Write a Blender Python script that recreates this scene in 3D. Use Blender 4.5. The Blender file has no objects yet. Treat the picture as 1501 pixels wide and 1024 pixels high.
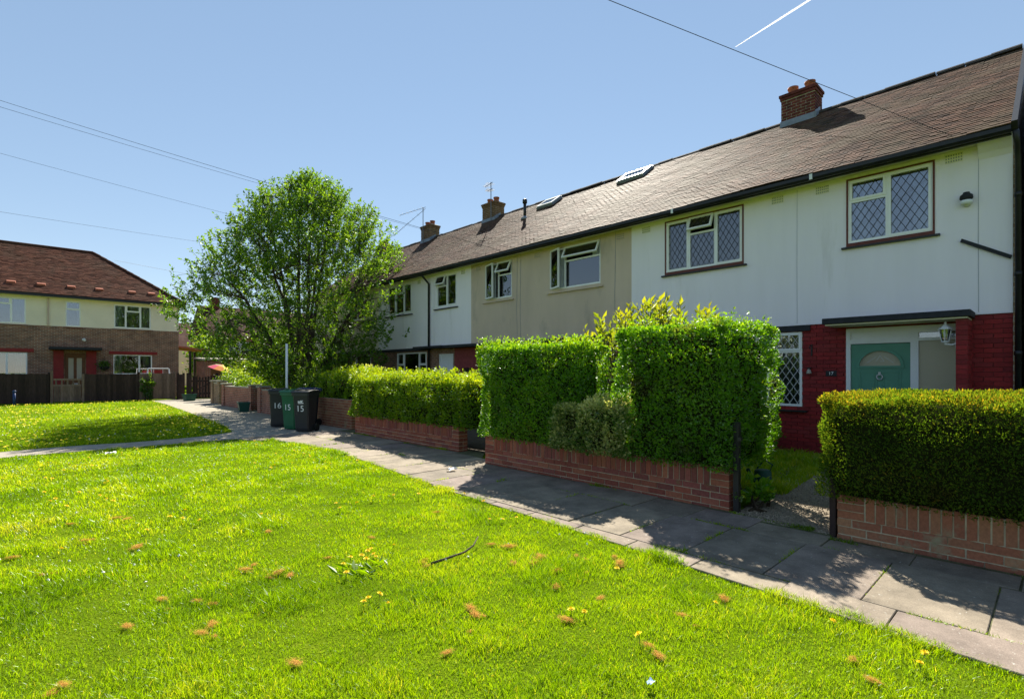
import bpy, bmesh, math, random
import numpy as np
from mathutils import Vector, Matrix

random.seed(7)
RNG = np.random.default_rng(11)
R = math.radians
scene = bpy.context.scene
col = scene.collection

# ------------------------------------------------------------------ camera
H_EYE = 1.55
cam_d = bpy.data.cameras.new('camera')
cam = bpy.data.objects.new('camera', cam_d)
col.objects.link(cam)
cam.location = (0, 0, H_EYE)
cam.rotation_euler = (R(90), 0, R(-43.5))
cam_d.sensor_width = 36
cam_d.lens = 18.2
cam_d.shift_y = 0.022
cam_d.clip_start = 0.05
cam_d.clip_end = 20000
scene.camera = cam

# ------------------------------------------------------------------ sky + sun
SUN_AZ = R(46.5)        # from +Y towards +X
SUN_EL = R(43.5)
world = bpy.data.worlds.new('World')
scene.world = world
world.use_nodes = True
wn = world.node_tree
bg = wn.nodes['Background']
sky = wn.nodes.new('ShaderNodeTexSky')
sky.sky_type = 'NISHITA'
sky.sun_disc = False
sky.sun_elevation = SUN_EL
sky.sun_rotation = SUN_AZ
sky.altitude = 1200
sky.air_density = 1.0
sky.dust_density = 0.0
sky.ozone_density = 3.0
gmm = wn.nodes.new('ShaderNodeGamma')             # evens out the glare the way the photograph's exposure blend does
gmm.inputs[1].default_value = .5
hs = wn.nodes.new('ShaderNodeHueSaturation')
hs.inputs['Saturation'].default_value = 1.24
hs.inputs['Value'].default_value = 1.0
wn.links.new(sky.outputs[0], gmm.inputs[0])
wn.links.new(gmm.outputs[0], hs.inputs['Color'])
wn.links.new(hs.outputs[0], bg.inputs[0])
bg.inputs[1].default_value = 0.094
sl = bpy.data.lights.new('sun', 'SUN')
sl.energy = 3.5
sl.angle = R(0.55)
sl.color = (1.0, 0.93, 0.80)
sun = bpy.data.objects.new('sun', sl)
col.objects.link(sun)
sdir = Vector((math.sin(SUN_AZ) * math.cos(SUN_EL), math.cos(SUN_AZ) * math.cos(SUN_EL), math.sin(SUN_EL)))
sun.rotation_euler = sdir.to_track_quat('Z', 'Y').to_euler()
sun.location = (20, 20, 30)
vs = scene.view_settings
vs.view_transform = 'Standard'
vs.look = 'None'
vs.exposure = 1.9
vs.gamma = 1.0

# ------------------------------------------------------------------ materials
def new_mat(name):
    m = bpy.data.materials.new(name)
    m.use_nodes = True
    nt = m.node_tree
    return m, nt, nt.nodes['Principled BSDF'], nt.nodes.new('ShaderNodeNewGeometry')

def nd(nt, t, **kw):
    n = nt.nodes.new(t)
    for k, v in kw.items():
        setattr(n, k, v)
    return n

def noise(nt, vec, scale, detail=4, rough=.6):
    n = nd(nt, 'ShaderNodeTexNoise')
    n.inputs['Scale'].default_value = scale
    n.inputs['Detail'].default_value = detail
    n.inputs['Roughness'].default_value = rough
    nt.links.new(vec, n.inputs['Vector'])
    return n.outputs['Fac']

def ramp(nt, fac, stops):
    r = nd(nt, 'ShaderNodeValToRGB')
    el = r.color_ramp.elements
    while len(el) < len(stops):
        el.new(.5)
    for e, (p, c) in zip(el, stops):
        e.position = p
        e.color = (c[0], c[1], c[2], 1)
    nt.links.new(fac, r.inputs[0])
    return r.outputs[0]

def mixc(nt, fac, a, b, mode='MIX'):
    n = nd(nt, 'ShaderNodeMix', data_type='RGBA', blend_type=mode)
    for sock, v in ((n.inputs[0], fac), (n.inputs[6], a), (n.inputs[7], b)):
        if hasattr(v, 'links'):
            nt.links.new(v, sock)
        elif isinstance(v, (int, float)):
            sock.default_value = v
        else:
            sock.default_value = (v[0], v[1], v[2], 1)
    return n.outputs[2]

def sc(c, k):
    return (c[0] * k, c[1] * k, c[2] * k)

def add_bump(nt, bsdf, h, strength, dist=.01):
    b = nd(nt, 'ShaderNodeBump')
    b.inputs['Strength'].default_value = strength
    b.inputs['Distance'].default_value = dist
    nt.links.new(h, b.inputs['Height'])
    nt.links.new(b.outputs[0], bsdf.inputs['Normal'])

def mat(name, c, rough=.8, var=.15, scale=6, bump=0, bscale=60, spec=.3, metal=0, rnd=0, stretch=None, stain=None):
    """plain surface with uneven colour, fine relief and optional stains"""
    m, nt, b, g = new_mat(name)
    pos = g.outputs['Position']
    if stretch:
        mp = nd(nt, 'ShaderNodeMapping')
        mp.inputs['Scale'].default_value = stretch
        nt.links.new(pos, mp.inputs[0])
        pos = mp.outputs[0]
    f = noise(nt, pos, scale)
    cc = ramp(nt, f, [(.3, sc(c, 1 - var)), (.7, sc(c, 1 + var))])
    if stain:
        f2 = noise(nt, pos, stain[0], 6, .7)
        fr = ramp(nt, f2, [(stain[2], (0, 0, 0)), (stain[2] + .18, (1, 1, 1))])
        cc = mixc(nt, fr, cc, stain[1])
    if rnd:
        oi = nd(nt, 'ShaderNodeObjectInfo')
        k = ramp(nt, oi.outputs['Random'], [(0, (1 - rnd,) * 3), (1, (1 + rnd,) * 3)])
        cc = mixc(nt, 1.0, cc, k, 'MULTIPLY')
    nt.links.new(cc, b.inputs['Base Color'])
    b.inputs['Roughness'].default_value = rough
    b.inputs['Specular IOR Level'].default_value = spec
    b.inputs['Metallic'].default_value = metal
    if bump:
        add_bump(nt, b, noise(nt, g.outputs['Position'], bscale, 5), bump)
    return m

def brick_obj_mat(name, cols, rough=.85, stain=None):
    """for single brick objects: tone from the object's random number"""
    m, nt, b, g = new_mat(name)
    oi = nd(nt, 'ShaderNodeObjectInfo')
    cc = ramp(nt, oi.outputs['Random'], [(i / max(1, len(cols) - 1), c) for i, c in enumerate(cols)])
    f = noise(nt, g.outputs['Position'], 40)
    cc = mixc(nt, 1.0, cc, ramp(nt, f, [(.3, (.75,) * 3), (.7, (1.2,) * 3)]), 'MULTIPLY')
    if stain:
        f2 = noise(nt, g.outputs['Position'], stain[0], 5, .7)
        cc = mixc(nt, ramp(nt, f2, [(stain[2], (0, 0, 0)), (stain[2] + .15, (1, 1, 1))]), cc, stain[1])
    nt.links.new(cc, b.inputs['Base Color'])
    b.inputs['Roughness'].default_value = rough
    b.inputs['Specular IOR Level'].default_value = .25
    add_bump(nt, b, noise(nt, g.outputs['Position'], 150, 4), .35, .004)
    return m

def brick_tex_mat(name, c1, c2, mortar, bw=.225, bh=.075):
    """distant brickwork whose bricks are a couple of pixels"""
    m, nt, b, g = new_mat(name)
    sx = nd(nt, 'ShaderNodeSeparateXYZ')
    nt.links.new(g.outputs['Position'], sx.inputs[0])
    ad = nd(nt, 'ShaderNodeMath', operation='ADD')
    nt.links.new(sx.outputs[0], ad.inputs[0]); nt.links.new(sx.outputs[1], ad.inputs[1])
    cb = nd(nt, 'ShaderNodeCombineXYZ')
    nt.links.new(ad.outputs[0], cb.inputs[0]); nt.links.new(sx.outputs[2], cb.inputs[1])
    t = nd(nt, 'ShaderNodeTexBrick')
    t.inputs['Scale'].default_value = 1
    t.inputs['Brick Width'].default_value = bw
    t.inputs['Row Height'].default_value = bh
    t.inputs['Mortar Size'].default_value = .009
    t.inputs['Color1'].default_value = (*c1, 1)
    t.inputs['Color2'].default_value = (*c2, 1)
    t.inputs['Mortar'].default_value = (*mortar, 1)
    nt.links.new(cb.outputs[0], t.inputs['Vector'])
    f = noise(nt, g.outputs['Position'], 3)
    cc = mixc(nt, 1.0, t.outputs['Color'], ramp(nt, f, [(.3, (.7,) * 3), (.7, (1.25,) * 3)]), 'MULTIPLY')
    nt.links.new(cc, b.inputs['Base Color'])
    b.inputs['Roughness'].default_value = .9
    iv = nd(nt, 'ShaderNodeMath', operation='SUBTRACT')
    iv.inputs[0].default_value = 1
    nt.links.new(t.outputs['Fac'], iv.inputs[1])
    add_bump(nt, b, iv.outputs[0], .6, .01)
    return m

def leaf_mat(name, cols, trans, tfac=.45, gloss=.10, patch=None):
    """foliage: tone from the per-leaf attribute, light passes through the blades"""
    m, nt, b, g = new_mat(name)
    nt.nodes.remove(b)
    out = nt.nodes['Material Output']
    at = nd(nt, 'ShaderNodeAttribute', attribute_name='rnd')
    n = len(cols) - 1
    cc = ramp(nt, at.outputs['Fac'], [(i / n, c) for i, c in enumerate(cols)])
    tt = ramp(nt, at.outputs['Fac'], [(i / n, (c[0] * trans[0], c[1] * trans[1], c[2] * trans[2])) for i, c in enumerate(cols)])
    if patch:
        f = noise(nt, g.outputs['Position'], patch[0], 3)
        fr = ramp(nt, f, [(patch[2], (0, 0, 0)), (patch[2] + .12, (1, 1, 1))])
        cc = mixc(nt, fr, cc, patch[1]); tt = mixc(nt, fr, tt, sc(patch[1], 1.5))
    d = nd(nt, 'ShaderNodeBsdfDiffuse'); nt.links.new(cc, d.inputs[0])
    t = nd(nt, 'ShaderNodeBsdfTranslucent'); nt.links.new(tt, t.inputs[0])
    mx = nd(nt, 'ShaderNodeMixShader'); mx.inputs[0].default_value = tfac
    nt.links.new(d.outputs[0], mx.inputs[1]); nt.links.new(t.outputs[0], mx.inputs[2])
    gl = nd(nt, 'ShaderNodeBsdfGlossy'); gl.inputs['Roughness'].default_value = .55
    gl.inputs[0].default_value = (.8, .85, .8, 1)
    lw = nd(nt, 'ShaderNodeFresnel'); lw.inputs[0].default_value = 1.35
    mu = nd(nt, 'ShaderNodeMath', operation='MULTIPLY'); mu.inputs[1].default_value = gloss * 6
    nt.links.new(lw.outputs[0], mu.inputs[0])
    m2 = nd(nt, 'ShaderNodeMixShader')
    nt.links.new(mu.outputs[0], m2.inputs[0])
    nt.links.new(mx.outputs[0], m2.inputs[1]); nt.links.new(gl.outputs[0], m2.inputs[2])
    nt.links.new(m2.outputs[0], out.inputs[0])
    return m

def glass_mat(name, tint=(.75, .8, .85), ior=2.0, rough=.01, body=None):
    m, nt, b, g = new_mat(name)
    nt.nodes.remove(b)
    out = nt.nodes['Material Output']
    if body:
        t = nd(nt, 'ShaderNodeBsdfTranslucent'); t.inputs[0].default_value = (*body, 1)
        d = nd(nt, 'ShaderNodeBsdfDiffuse'); d.inputs[0].default_value = (*body, 1)
        ms = nd(nt, 'ShaderNodeMixShader'); ms.inputs[0].default_value = .4
        nt.links.new(d.outputs[0], ms.inputs[1]); nt.links.new(t.outputs[0], ms.inputs[2])
        tr = ms
    else:
        tr = nd(nt, 'ShaderNodeBsdfTransparent'); tr.inputs[0].default_value = (*tint, 1)
    gl = nd(nt, 'ShaderNodeBsdfGlossy'); gl.inputs['Roughness'].default_value = rough
    fr = nd(nt, 'ShaderNodeFresnel'); fr.inputs[0].default_value = ior
    mx = nd(nt, 'ShaderNodeMixShader')
    nt.links.new(fr.outputs[0], mx.inputs[0])
    nt.links.new(tr.outputs[0], mx.inputs[1]); nt.links.new(gl.outputs[0], mx.inputs[2])
    nt.links.new(mx.outputs[0], out.inputs[0])
    return m

MT = {}
MT['render_white'] = mat('white_render', (.89, .835, .875), .9, .03, 1.6, .9, 170, stretch=(1.6, 1.6, .22), stain=(1.5, (.76, .71, .72), .59))
MT['render_beige'] = mat('beige_render', (.60, .475, .37), .92, .10, 1.0, .9, 170, stretch=(1, 1, .35), stain=(.8, (.36, .30, .24), .55))
MT['render_cream'] = mat('cream_render', (.78, .69, .54), .9, .06, 1.5, .4, 140)
MT['soffit'] = mat('soffit_paint', (.72, .69, .52), .7, .05)
MT['black'] = mat('black_paint', (.014, .014, .016), .45, .3, 8, .1, 80, .4)
MT['lead'] = mat('lead_flashing', (.20, .22, .26), .5, .2, 6, .2, 30)
MT['felt'] = mat('canopy_felt', (.022, .023, .027), .75, .3, 9, .4, 60)
MT['upvc'] = mat('white_frame', (.80, .80, .78), .35, .03, 4, 0, 60, .5)
MT['wood_red'] = mat('red_brown_wood', (.13, .035, .028), .6, .2, 12, .2, 40)
MT['leadline'] = mat('window_lead', (.035, .037, .042), .5, .1)
MT['leadwhite'] = mat('window_lead_pale', (.55, .55, .55), .5, .1)
MT['glass'] = glass_mat('window_glass', ior=2.7)
MT['frosted'] = glass_mat('frosted_glass', ior=1.6, rough=.28, body=(.62, .56, .42))
MT['curtain'] = mat('net_curtain', (.62, .64, .66), .95, .1, 5)
MT['room'] = mat('room_wall', (.30, .27, .23), .9, .1)
MT['door_green'] = mat('green_door_paint', (.085, .25, .175), .5, .06, 3, .08, 60, .4)
MT['door_white'] = mat('white_door_paint', (.72, .73, .74), .45, .04)
MT['door_brown'] = mat('brown_door', (.16, .065, .025), .5, .2, 10)
MT['red_paint'] = mat('red_painted_brick_backing', (.22, .045, .045), .7, .2, 8, .3, 60)
MT['brick_red'] = brick_obj_mat('red_painted_brick', [(.22, .016, .018), (.30, .024, .025), (.18, .016, .018), (.26, .03, .03)], .7, stain=(9, (.30, .10, .09), .66))
MT['brick_low'] = brick_obj_mat('orange_red_brick', [(.30, .085, .05), (.22, .06, .04), (.34, .12, .065), (.26, .075, .06), (.19, .06, .045)], stain=(5, (.15, .12, .05), .62))
MT['brick_low_b'] = brick_obj_mat('weathered_brick', [(.34, .13, .07), (.27, .10, .06), (.38, .19, .10), (.24, .08, .05)], stain=(4, (.28, .24, .15), .55))
MT['mortar'] = mat('mortar', (.50, .44, .31), .95, .25, 10, .5, 80, stain=(4, (.14, .14, .06), .55))
MT['mortar_dark'] = mat('old_mortar', (.44, .38, .33), .95, .2, 8, .4, 80)
MT['brick_stack'] = mat('chimney_brick', (.115, .028, .022), .9, .6, 7, .5, 60)
MT['brick_stack_y'] = mat('brown_chimney_brick', (.17, .095, .05), .9, .4, 7, .5, 60)
MT['brick_far'] = brick_tex_mat('brown_brickwork', (.27, .115, .065), (.16, .065, .042), (.34, .29, .22))
MT['brick_bg'] = brick_tex_mat('red_brickwork', (.33, .10, .06), (.24, .075, .05), (.33, .27, .22))
MT['brick_yel'] = brick_tex_mat('stock_brickwork', (.30, .17, .08), (.22, .12, .06), (.32, .29, .23))
MT['terracotta'] = mat('terracotta', (.30, .09, .05), .8, .25, 10, .3, 40)
MT['ridge'] = mat('ridge_tile', (.055, .045, .042), .85, .35, 6, .4, 50, rnd=.3)
MT['deck'] = mat('dark_roof_deck', (.03, .025, .022), .95, .2)  # dark under-sheet that shows in the gaps between tiles
MT['stone'] = mat('coping_stone', (.33, .31, .26), .95, .25, 8, .5, 60)
MT['slab_bed'] = mat('mossy_joint_dirt', (.10, .10, .05), .95, .5, 9, .8, 60)
MT['asphalt'] = mat('worn_tarmac', (.29, .26, .21), .9, .25, 5, .6, 120)
MT['dirt'] = mat('bare_soil', (.07, .052, .036), .95, .4, 8, .9, 60)
MT['gravel'] = mat('gravel_path', (.22, .18, .13), .95, .45, 45, 1.0, 130)
MT['metal'] = mat('galvanised_metal', (.45, .46, .47), .45, .1, 5, 0, 60, .5, .8)
MT['white_metal'] = mat('white_metal', (.72, .73, .74), .4, .05)
MT['alu'] = mat('aerial_aluminium', (.16, .16, .17), .5, .1, 5, 0, 60, .5, .5)
MT['gold'] = mat('brass', (.55, .36, .10), .3, .05, 5, 0, 60, .5, 1)
MT['plas_black'] = mat('black_bin_plastic', (.018, .019, .022), .42, .15, 4, .1, 90, .45)
MT['plas_green'] = mat('green_bin_plastic', (.012, .115, .050), .42, .12, 4, .1, 90, .45)
MT['plas_blue'] = mat('blue_bin_plastic', (.012, .035, .13), .45, .12, 4)
MT['plas_teal'] = mat('green_box_plastic', (.010, .065, .050), .5, .15, 5)
MT['rubber'] = mat('rubber', (.012, .012, .012), .8, .1)
MT['white'] = mat('white_print', (.80, .80, .80), .6, .03)
MT['fence'] = mat('dark_fence_timber', (.040, .024, .021), .85, .35, 5, .4, 40, rnd=.35, stretch=(6, 6, .8))
MT['fence_pale'] = mat('weathered_timber', (.16, .11, .085), .85, .3, 6, .4, 40, rnd=.3, stretch=(5, 5, .8))
MT['bark'] = mat('bark', (.060, .047, .035), .95, .4, 14, .9, 40, stretch=(3, 3, .7))
MT['twig'] = mat('twig_bark', (.05, .036, .022), .95, .3, 20)
MT['straw'] = leaf_mat('dry_clippings', [(0.442, 0.221, 0.048), (0.65, 0.39, 0.108), (0.546, 0.299, 0.072)], (1.1, 1, .6), .3, .0)
MT['petal'] = mat('dandelion_yellow', (.85, .66, .01), .7, .05)
MT['petal_w'] = mat('daisy_white', (.80, .80, .76), .7, .05)

def slab_mat():
    m, nt, b, g = new_mat('concrete_slab')
    oi = nd(nt, 'ShaderNodeObjectInfo')
    base = ramp(nt, oi.outputs['Random'], [(0, (.19, .16, .125)), (.4, (.25, .21, .155)), (.7, (.22, .175, .15)), (1, (.33, .28, .205))])
    f = noise(nt, g.outputs['Position'], 3, 6, .7)
    cc = mixc(nt, 1.0, base, ramp(nt, f, [(.3, (.55,) * 3), (.7, (1.2,) * 3)]), 'MULTIPLY')
    f2 = noise(nt, g.outputs['Position'], 34, 3, .6)          # lichen spots
    cc = mixc(nt, ramp(nt, f2, [(.66, (0, 0, 0)), (.72, (.8, .8, .8))]), cc, (.40, .39, .35))
    f3 = noise(nt, g.outputs['Position'], 140, 3)
    cc = mixc(nt, 1.0, cc, ramp(nt, f3, [(.3, (.8,) * 3), (.7, (1.15,) * 3)]), 'MULTIPLY')
    nt.links.new(cc, b.inputs['Base Color'])
    b.inputs['Roughness'].default_value = .88
    b.inputs['Specular IOR Level'].default_value = .25
    add_bump(nt, b, f3, .5, .004)
    return m
MT['slab'] = slab_mat()

def tile_mat(name, c_lo, c_hi, lichen, moss):
    m, nt, b, g = new_mat(name)
    at = nd(nt, 'ShaderNodeAttribute', attribute_name='rnd')
    cc = ramp(nt, at.outputs['Fac'], [(0, c_lo), (1, c_hi)])
    f = noise(nt, g.outputs['Position'], .9, 6, .65)
    cc = mixc(nt, ramp(nt, f, [(.46, (0, 0, 0)), (.60, (.8, .8, .8))]), cc, lichen)
    f2 = noise(nt, g.outputs['Position'], 2.6, 6, .75)
    cc = mixc(nt, ramp(nt, f2, [(.54, (0, 0, 0)), (.66, (.9, .9, .9))]), cc, moss)
    f3 = noise(nt, g.outputs['Position'], 25, 4, .7)
    cc = mixc(nt, 1.0, cc, ramp(nt, f3, [(.3, (.65,) * 3), (.7, (1.3,) * 3)]), 'MULTIPLY')
    nt.links.new(cc, b.inputs['Base Color'])
    b.inputs['Roughness'].default_value = .72
    b.inputs['Specular IOR Level'].default_value = .04
    add_bump(nt, b, f3, .3, .004)
    return m
MT['tile'] = tile_mat('clay_roof_tile', (.040, .022, .017), (.145, .076, .052), (.11, .08, .053), (.032, .026, .018))
MT['tile_left'] = tile_mat('brown_roof_tile', (.06, .024, .018), (.15, .066, .045), (.10, .056, .04), (.055, .032, .024))

GREEN = [(.030, .075, .010), (.055, .125, .014), (.085, .165, .018), (.12, .19, .024)]
MT['grass'] = leaf_mat('grass_blade', [(0.0822, 0.165, 0.0036), (0.154, 0.2684, 0.0045), (0.2259, 0.3302, 0.0054), (0.4311, 0.4128, 0.081)], (1.85, 1.75, .3), .55, .02)
MT['privet'] = leaf_mat('privet_leaf', [(0.0479, 0.1485, 0.0065), (0.0878, 0.2376, 0.0091), (0.1436, 0.3119, 0.013), (0.2552, 0.3861, 0.0182)], (2.0, 1.7, .5), .45, .035, (1.7, (.10, .062, .022), .615))
MT['privet_y'] = leaf_mat('young_privet_leaf', [(0.072, 0.1725, 0.005), (0.12, 0.2415, 0.007), (0.192, 0.3105, 0.01), (0.288, 0.368, 0.015)], (1.9, 1.6, .5), .5, .03)
MT['conifer'] = leaf_mat('conifer_spray', [(0.0363, 0.0755, 0.0114), (0.0646, 0.1217, 0.0172), (0.1111, 0.1573, 0.02), (0.2422, 0.1783, 0.0286)], (2.3, 2.2, .5), .45, .0, (2.2, (.08, .05, .018), .66))
MT['variegated'] = leaf_mat('variegated_leaf', [(0.069, 0.144, 0.02), (0.161, 0.24, 0.05), (0.5175, 0.528, 0.2), (0.69, 0.696, 0.32)], (1.3, 1.2, .7), .45, .03)
MT['laurel'] = leaf_mat('laurel_leaf', [(.05, .12, .010), (.10, .18, .012), (.17, .23, .016), (.26, .28, .02)], (1.9, 1.7, .6), .5, .06)
MT['treeleaf'] = leaf_mat('tree_leaf', [(0.0557, 0.1291, 0.01), (0.0904, 0.1896, 0.014), (0.1392, 0.2506, 0.018), (0.2088, 0.3036, 0.03)], (2.0, 1.8, .7), .48, .03)
MT['shrubleaf'] = leaf_mat('shrub_leaf', GREEN, (2.0, 1.8, .6), .48, .03)
MT['darkleaf'] = leaf_mat('dark_tree_leaf', [(.012, .030, .012), (.022, .048, .016), (.035, .065, .02)], (1.3, 1.3, .8), .3, .06)
MT['hedge_core'] = mat('hedge_dark_core', (.020, .024, .008), 1.0, .5, 20, .8, 60, 0)

def lawn_mat():
    m, nt, b, g = new_mat('lawn_soil_and_thatch')
    f = noise(nt, g.outputs['Position'], 1.2, 6, .7)
    cc = ramp(nt, f, [(.3, (.07, .12, .006)), (.6, (.12, .18, .008)), (.8, (.20, .20, .03))])
    f2 = noise(nt, g.outputs['Position'], 60, 4)
    cc = mixc(nt, 1.0, cc, ramp(nt, f2, [(.3, (.55,) * 3), (.7, (1.3,) * 3)]), 'MULTIPLY')
    nt.links.new(cc, b.inputs['Base Color'])
    b.inputs['Roughness'].default_value = 1.0
    b.inputs['Specular IOR Level'].default_value = 0
    add_bump(nt, b, f2, 1.0, .02)
    return m
MT['lawn'] = lawn_mat()

# ------------------------------------------------------------------ object helpers
def thing(name, label, cat, loc=(0, 0, 0), group=None):
    o = bpy.data.objects.new(name, None)
    col.objects.link(o)
    o.location = loc
    o.empty_display_size = .2
    tag(o, label, cat, group)
    return o

def tag(o, label=None, cat=None, group=None, kind=None):
    if label: o['label'] = label
    if cat: o['category'] = cat
    if group: o['group'] = group
    if kind: o['kind'] = kind
    return o

def root_loc(p):
    v = Vector((0, 0, 0))
    while p is not None:
        v += Vector(p.location)
        p = p.parent
    return v

def link(name, me, parent=None, loc=None):
    o = bpy.data.objects.new(name, me)
    col.objects.link(o)
    if parent is not None:
        o.parent = parent
    if loc is not None:
        o.location = loc
    return o

class MB:
    """collects shapes in world coordinates; build() makes one mesh object"""
    def __init__(s):
        s.v = []; s.f = []
    def hexa(s, c):
        b = len(s.v); s.v += [tuple(p) for p in c]
        for q in ((0, 1, 2, 3), (7, 6, 5, 4), (0, 4, 5, 1), (1, 5, 6, 2), (2, 6, 7, 3), (3, 7, 4, 0)):
            s.f.append(tuple(b + i for i in q))
        return s
    def box(s, x0, x1, y0, y1, z0, z1, fn=None):
        c = [(x0, y0, z0), (x1, y0, z0), (x1, y1, z0), (x0, y1, z0), (x0, y0, z1), (x1, y0, z1), (x1, y1, z1), (x0, y1, z1)]
        if fn: c = [fn(*p) for p in c]
        return s.hexa(c)
    def poly_prism(s, pts, d):
        """pts: polygon of 3-D points, d: extrusion vector"""
        b = len(s.v); n = len(pts); d = Vector(d)
        s.v += [tuple(p) for p in pts] + [tuple(Vector(p) + d) for p in pts]
        s.f.append(tuple(range(b, b + n))); s.f.append(tuple(range(b + 2 * n - 1, b + n - 1, -1)))
        for i in range(n):
            j = (i + 1) % n
            s.f.append((b + i, b + j, b + n + j, b + n + i))
        return s
    def tube(s, pts, r, seg=8, caps=True):
        pts = [Vector(p) for p in pts]
        rs = r if isinstance(r, (list, tuple)) else [r] * len(pts)
        b = len(s.v)
        for i, p in enumerate(pts):
            t = (pts[min(i + 1, len(pts) - 1)] - pts[max(i - 1, 0)]).normalized()
            u = t.cross(Vector((0, 0, 1)))
            if u.length < 1e-3: u = t.cross(Vector((1, 0, 0)))
            u.normalize(); w = t.cross(u)
            for k in range(seg):
                a = 2 * math.pi * k / seg
                s.v.append(tuple(p + (u * math.cos(a) + w * math.sin(a)) * rs[i]))
        for i in range(len(pts) - 1):
            for k in range(seg):
                k2 = (k + 1) % seg
                s.f.append((b + i * seg + k, b + i * seg + k2, b + (i + 1) * seg + k2, b + (i + 1) * seg + k))
        if caps:
            s.f.append(tuple(b + k for k in range(seg - 1, -1, -1)))
            e = b + (len(pts) - 1) * seg
            s.f.append(tuple(e + k for k in range(seg)))
        return s
    def lathe(s, prof, c, seg=16):
        return s.tube([(c[0], c[1], c[2] + z) for z, r in prof], [max(r, 1e-4) for z, r in prof], seg)
    def build(s, name, m, parent=None, smooth=False, kind=None, label=None, bevel=0):
        me = bpy.data.meshes.new(name)
        o0 = root_loc(parent)
        me.from_pydata([(x - o0.x, y - o0.y, z - o0.z) for x, y, z in s.v], [], s.f)
        bm = bmesh.new(); bm.from_mesh(me)
        bmesh.ops.recalc_face_normals(bm, faces=bm.faces)
        if bevel:
            bmesh.ops.bevel(bm, geom=list(bm.edges), offset=bevel, segments=1, affect='EDGES', clamp_overlap=True)
        bm.to_mesh(me); bm.free()
        if smooth:
            me.polygons.foreach_set('use_smooth', [True] * len(me.polygons))
        me.materials.append(MT[m])
        o = link(name, me, parent)
        if kind: o['kind'] = kind
        if label: o['label'] = label
        return o

def np_mesh(name, m, V, F, rnd=None, parent=None, kind=None):
    """V (n,3) float, F (m,k) int, rnd per-vertex float -> one mesh object"""
    o0 = root_loc(parent)
    V = np.asarray(V, dtype=np.float32) - np.array([o0.x, o0.y, o0.z], dtype=np.float32)
    F = np.asarray(F, dtype=np.int32)
    me = bpy.data.meshes.new(name)
    me.vertices.add(len(V)); me.vertices.foreach_set('co', V.ravel())
    k = F.shape[1]
    me.loops.add(F.size); me.loops.foreach_set('vertex_index', F.ravel())
    me.polygons.add(len(F))
    me.polygons.foreach_set('loop_start', np.arange(0, F.size, k, dtype=np.int32))
    if rnd is not None:
        a = me.attributes.new('rnd', 'FLOAT', 'POINT')
        a.data.foreach_set('value', np.asarray(rnd, dtype=np.float32))
    me.update(calc_edges=True)
    me.shade_flat()
    me.materials.append(MT[m])
    o = link(name, me, parent)
    if kind: o['kind'] = kind
    return o

# --- value noise for layout of plants and undulation
_lat = np.random.default_rng(5).random((256, 256))
def vnoise(x, y):
    x = np.asarray(x, dtype=float); y = np.asarray(y, dtype=float)
    xi = np.floor(x).astype(int); yi = np.floor(y).astype(int)
    fx = x - xi; fy = y - yi
    fx = fx * fx * (3 - 2 * fx); fy = fy * fy * (3 - 2 * fy)
    g = lambda i, j: _lat[i % 256, j % 256]
    return (g(xi, yi) * (1 - fx) + g(xi + 1, yi) * fx) * (1 - fy) + (g(xi, yi + 1) * (1 - fx) + g(xi + 1, yi + 1) * fx) * fy

def unit(v):
    return v / np.maximum(np.linalg.norm(v, axis=1, keepdims=True), 1e-6)

def leaves(name, m, P, D, length, width, parent, rnd, fold=.25, kind='stuff', rng=RNG):
    """P leaf bases, D blade directions; each leaf is two folded triangles"""
    n = len(P)
    D = unit(D)
    q = unit(np.cross(D, unit(rng.normal(size=(n, 3)))))
    nn = np.cross(q, D)
    zf = .55 + .95 * rng.random(n) ** 1.4
    L = (length * zf)[:, None]
    W = (width * zf * (.75 + .5 * rng.random(n)))[:, None]
    V = np.empty((n, 4, 3))
    V[:, 0] = P
    V[:, 1] = P + D * L * .5 + q * W * .5 + nn * W * fold
    V[:, 2] = P + D * L
    V[:, 3] = P + D * L * .5 - q * W * .5 + nn * W * fold
    b = (np.arange(n) * 4)[:, None]
    F = np.concatenate([b + np.array([[0, 1, 2]]), b + np.array([[0, 2, 3]])], 0)
    return np_mesh(name, m, V.reshape(-1, 3), F, np.repeat(np.clip(rnd, 0, 1), 4), parent, kind)

# wall-plane frames: (along, outward, up) -> world
XW = 11.0                                  # terrace front
def terr(a, n, z): return (XW - n, a, z)
YL = 37.5                                  # left house front
def lhou(a, n, z): return (a, YL - n, z)

def wall_open(mb, fn, a0, a1, z0, z1, n0, n1, openings):
    """solid wall with rectangular openings, built of butted blocks"""
    zs = sorted({z0, z1, *[min(max(o[2], z0), z1) for o in openings], *[min(max(o[3], z0), z1) for o in openings]})
    for za, zb in zip(zs[:-1], zs[1:]):
        if zb - za < 1e-4: continue
        zm = (za + zb) / 2
        cuts = sorted([(max(o[0], a0), min(o[1], a1)) for o in openings if o[2] < zm < o[3] and o[1] > a0 and o[0] < a1])
        a = a0
        for c0, c1 in cuts:
            if c0 > a + 1e-4: mb.box(a, c0, n1, n0, za, zb, fn)
            a = max(a, c1)
        if a1 > a + 1e-4: mb.box(a, a1, n1, n0, za, zb, fn)

def rotfn(fn, kind, a_h, z_h, n_h, ang):
    """opened sash: turn about its hinge before mapping to the wall"""
    c, s = math.cos(ang), math.sin(ang)
    def f(a, n, z):
        if kind == 'top':
            dz = z - z_h; dn = n - n_h
            return fn(a, n_h + dn * c - dz * s, z_h + dz * c + dn * s)
        da = a - a_h; dn = n - n_h
        if kind == 'amax':
            return fn(a_h + da * c + dn * s, n_h - da * s + dn * c, z)
        return fn(a_h + da * c - dn * s, n_h + da * s + dn * c, z)
    return f

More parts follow.
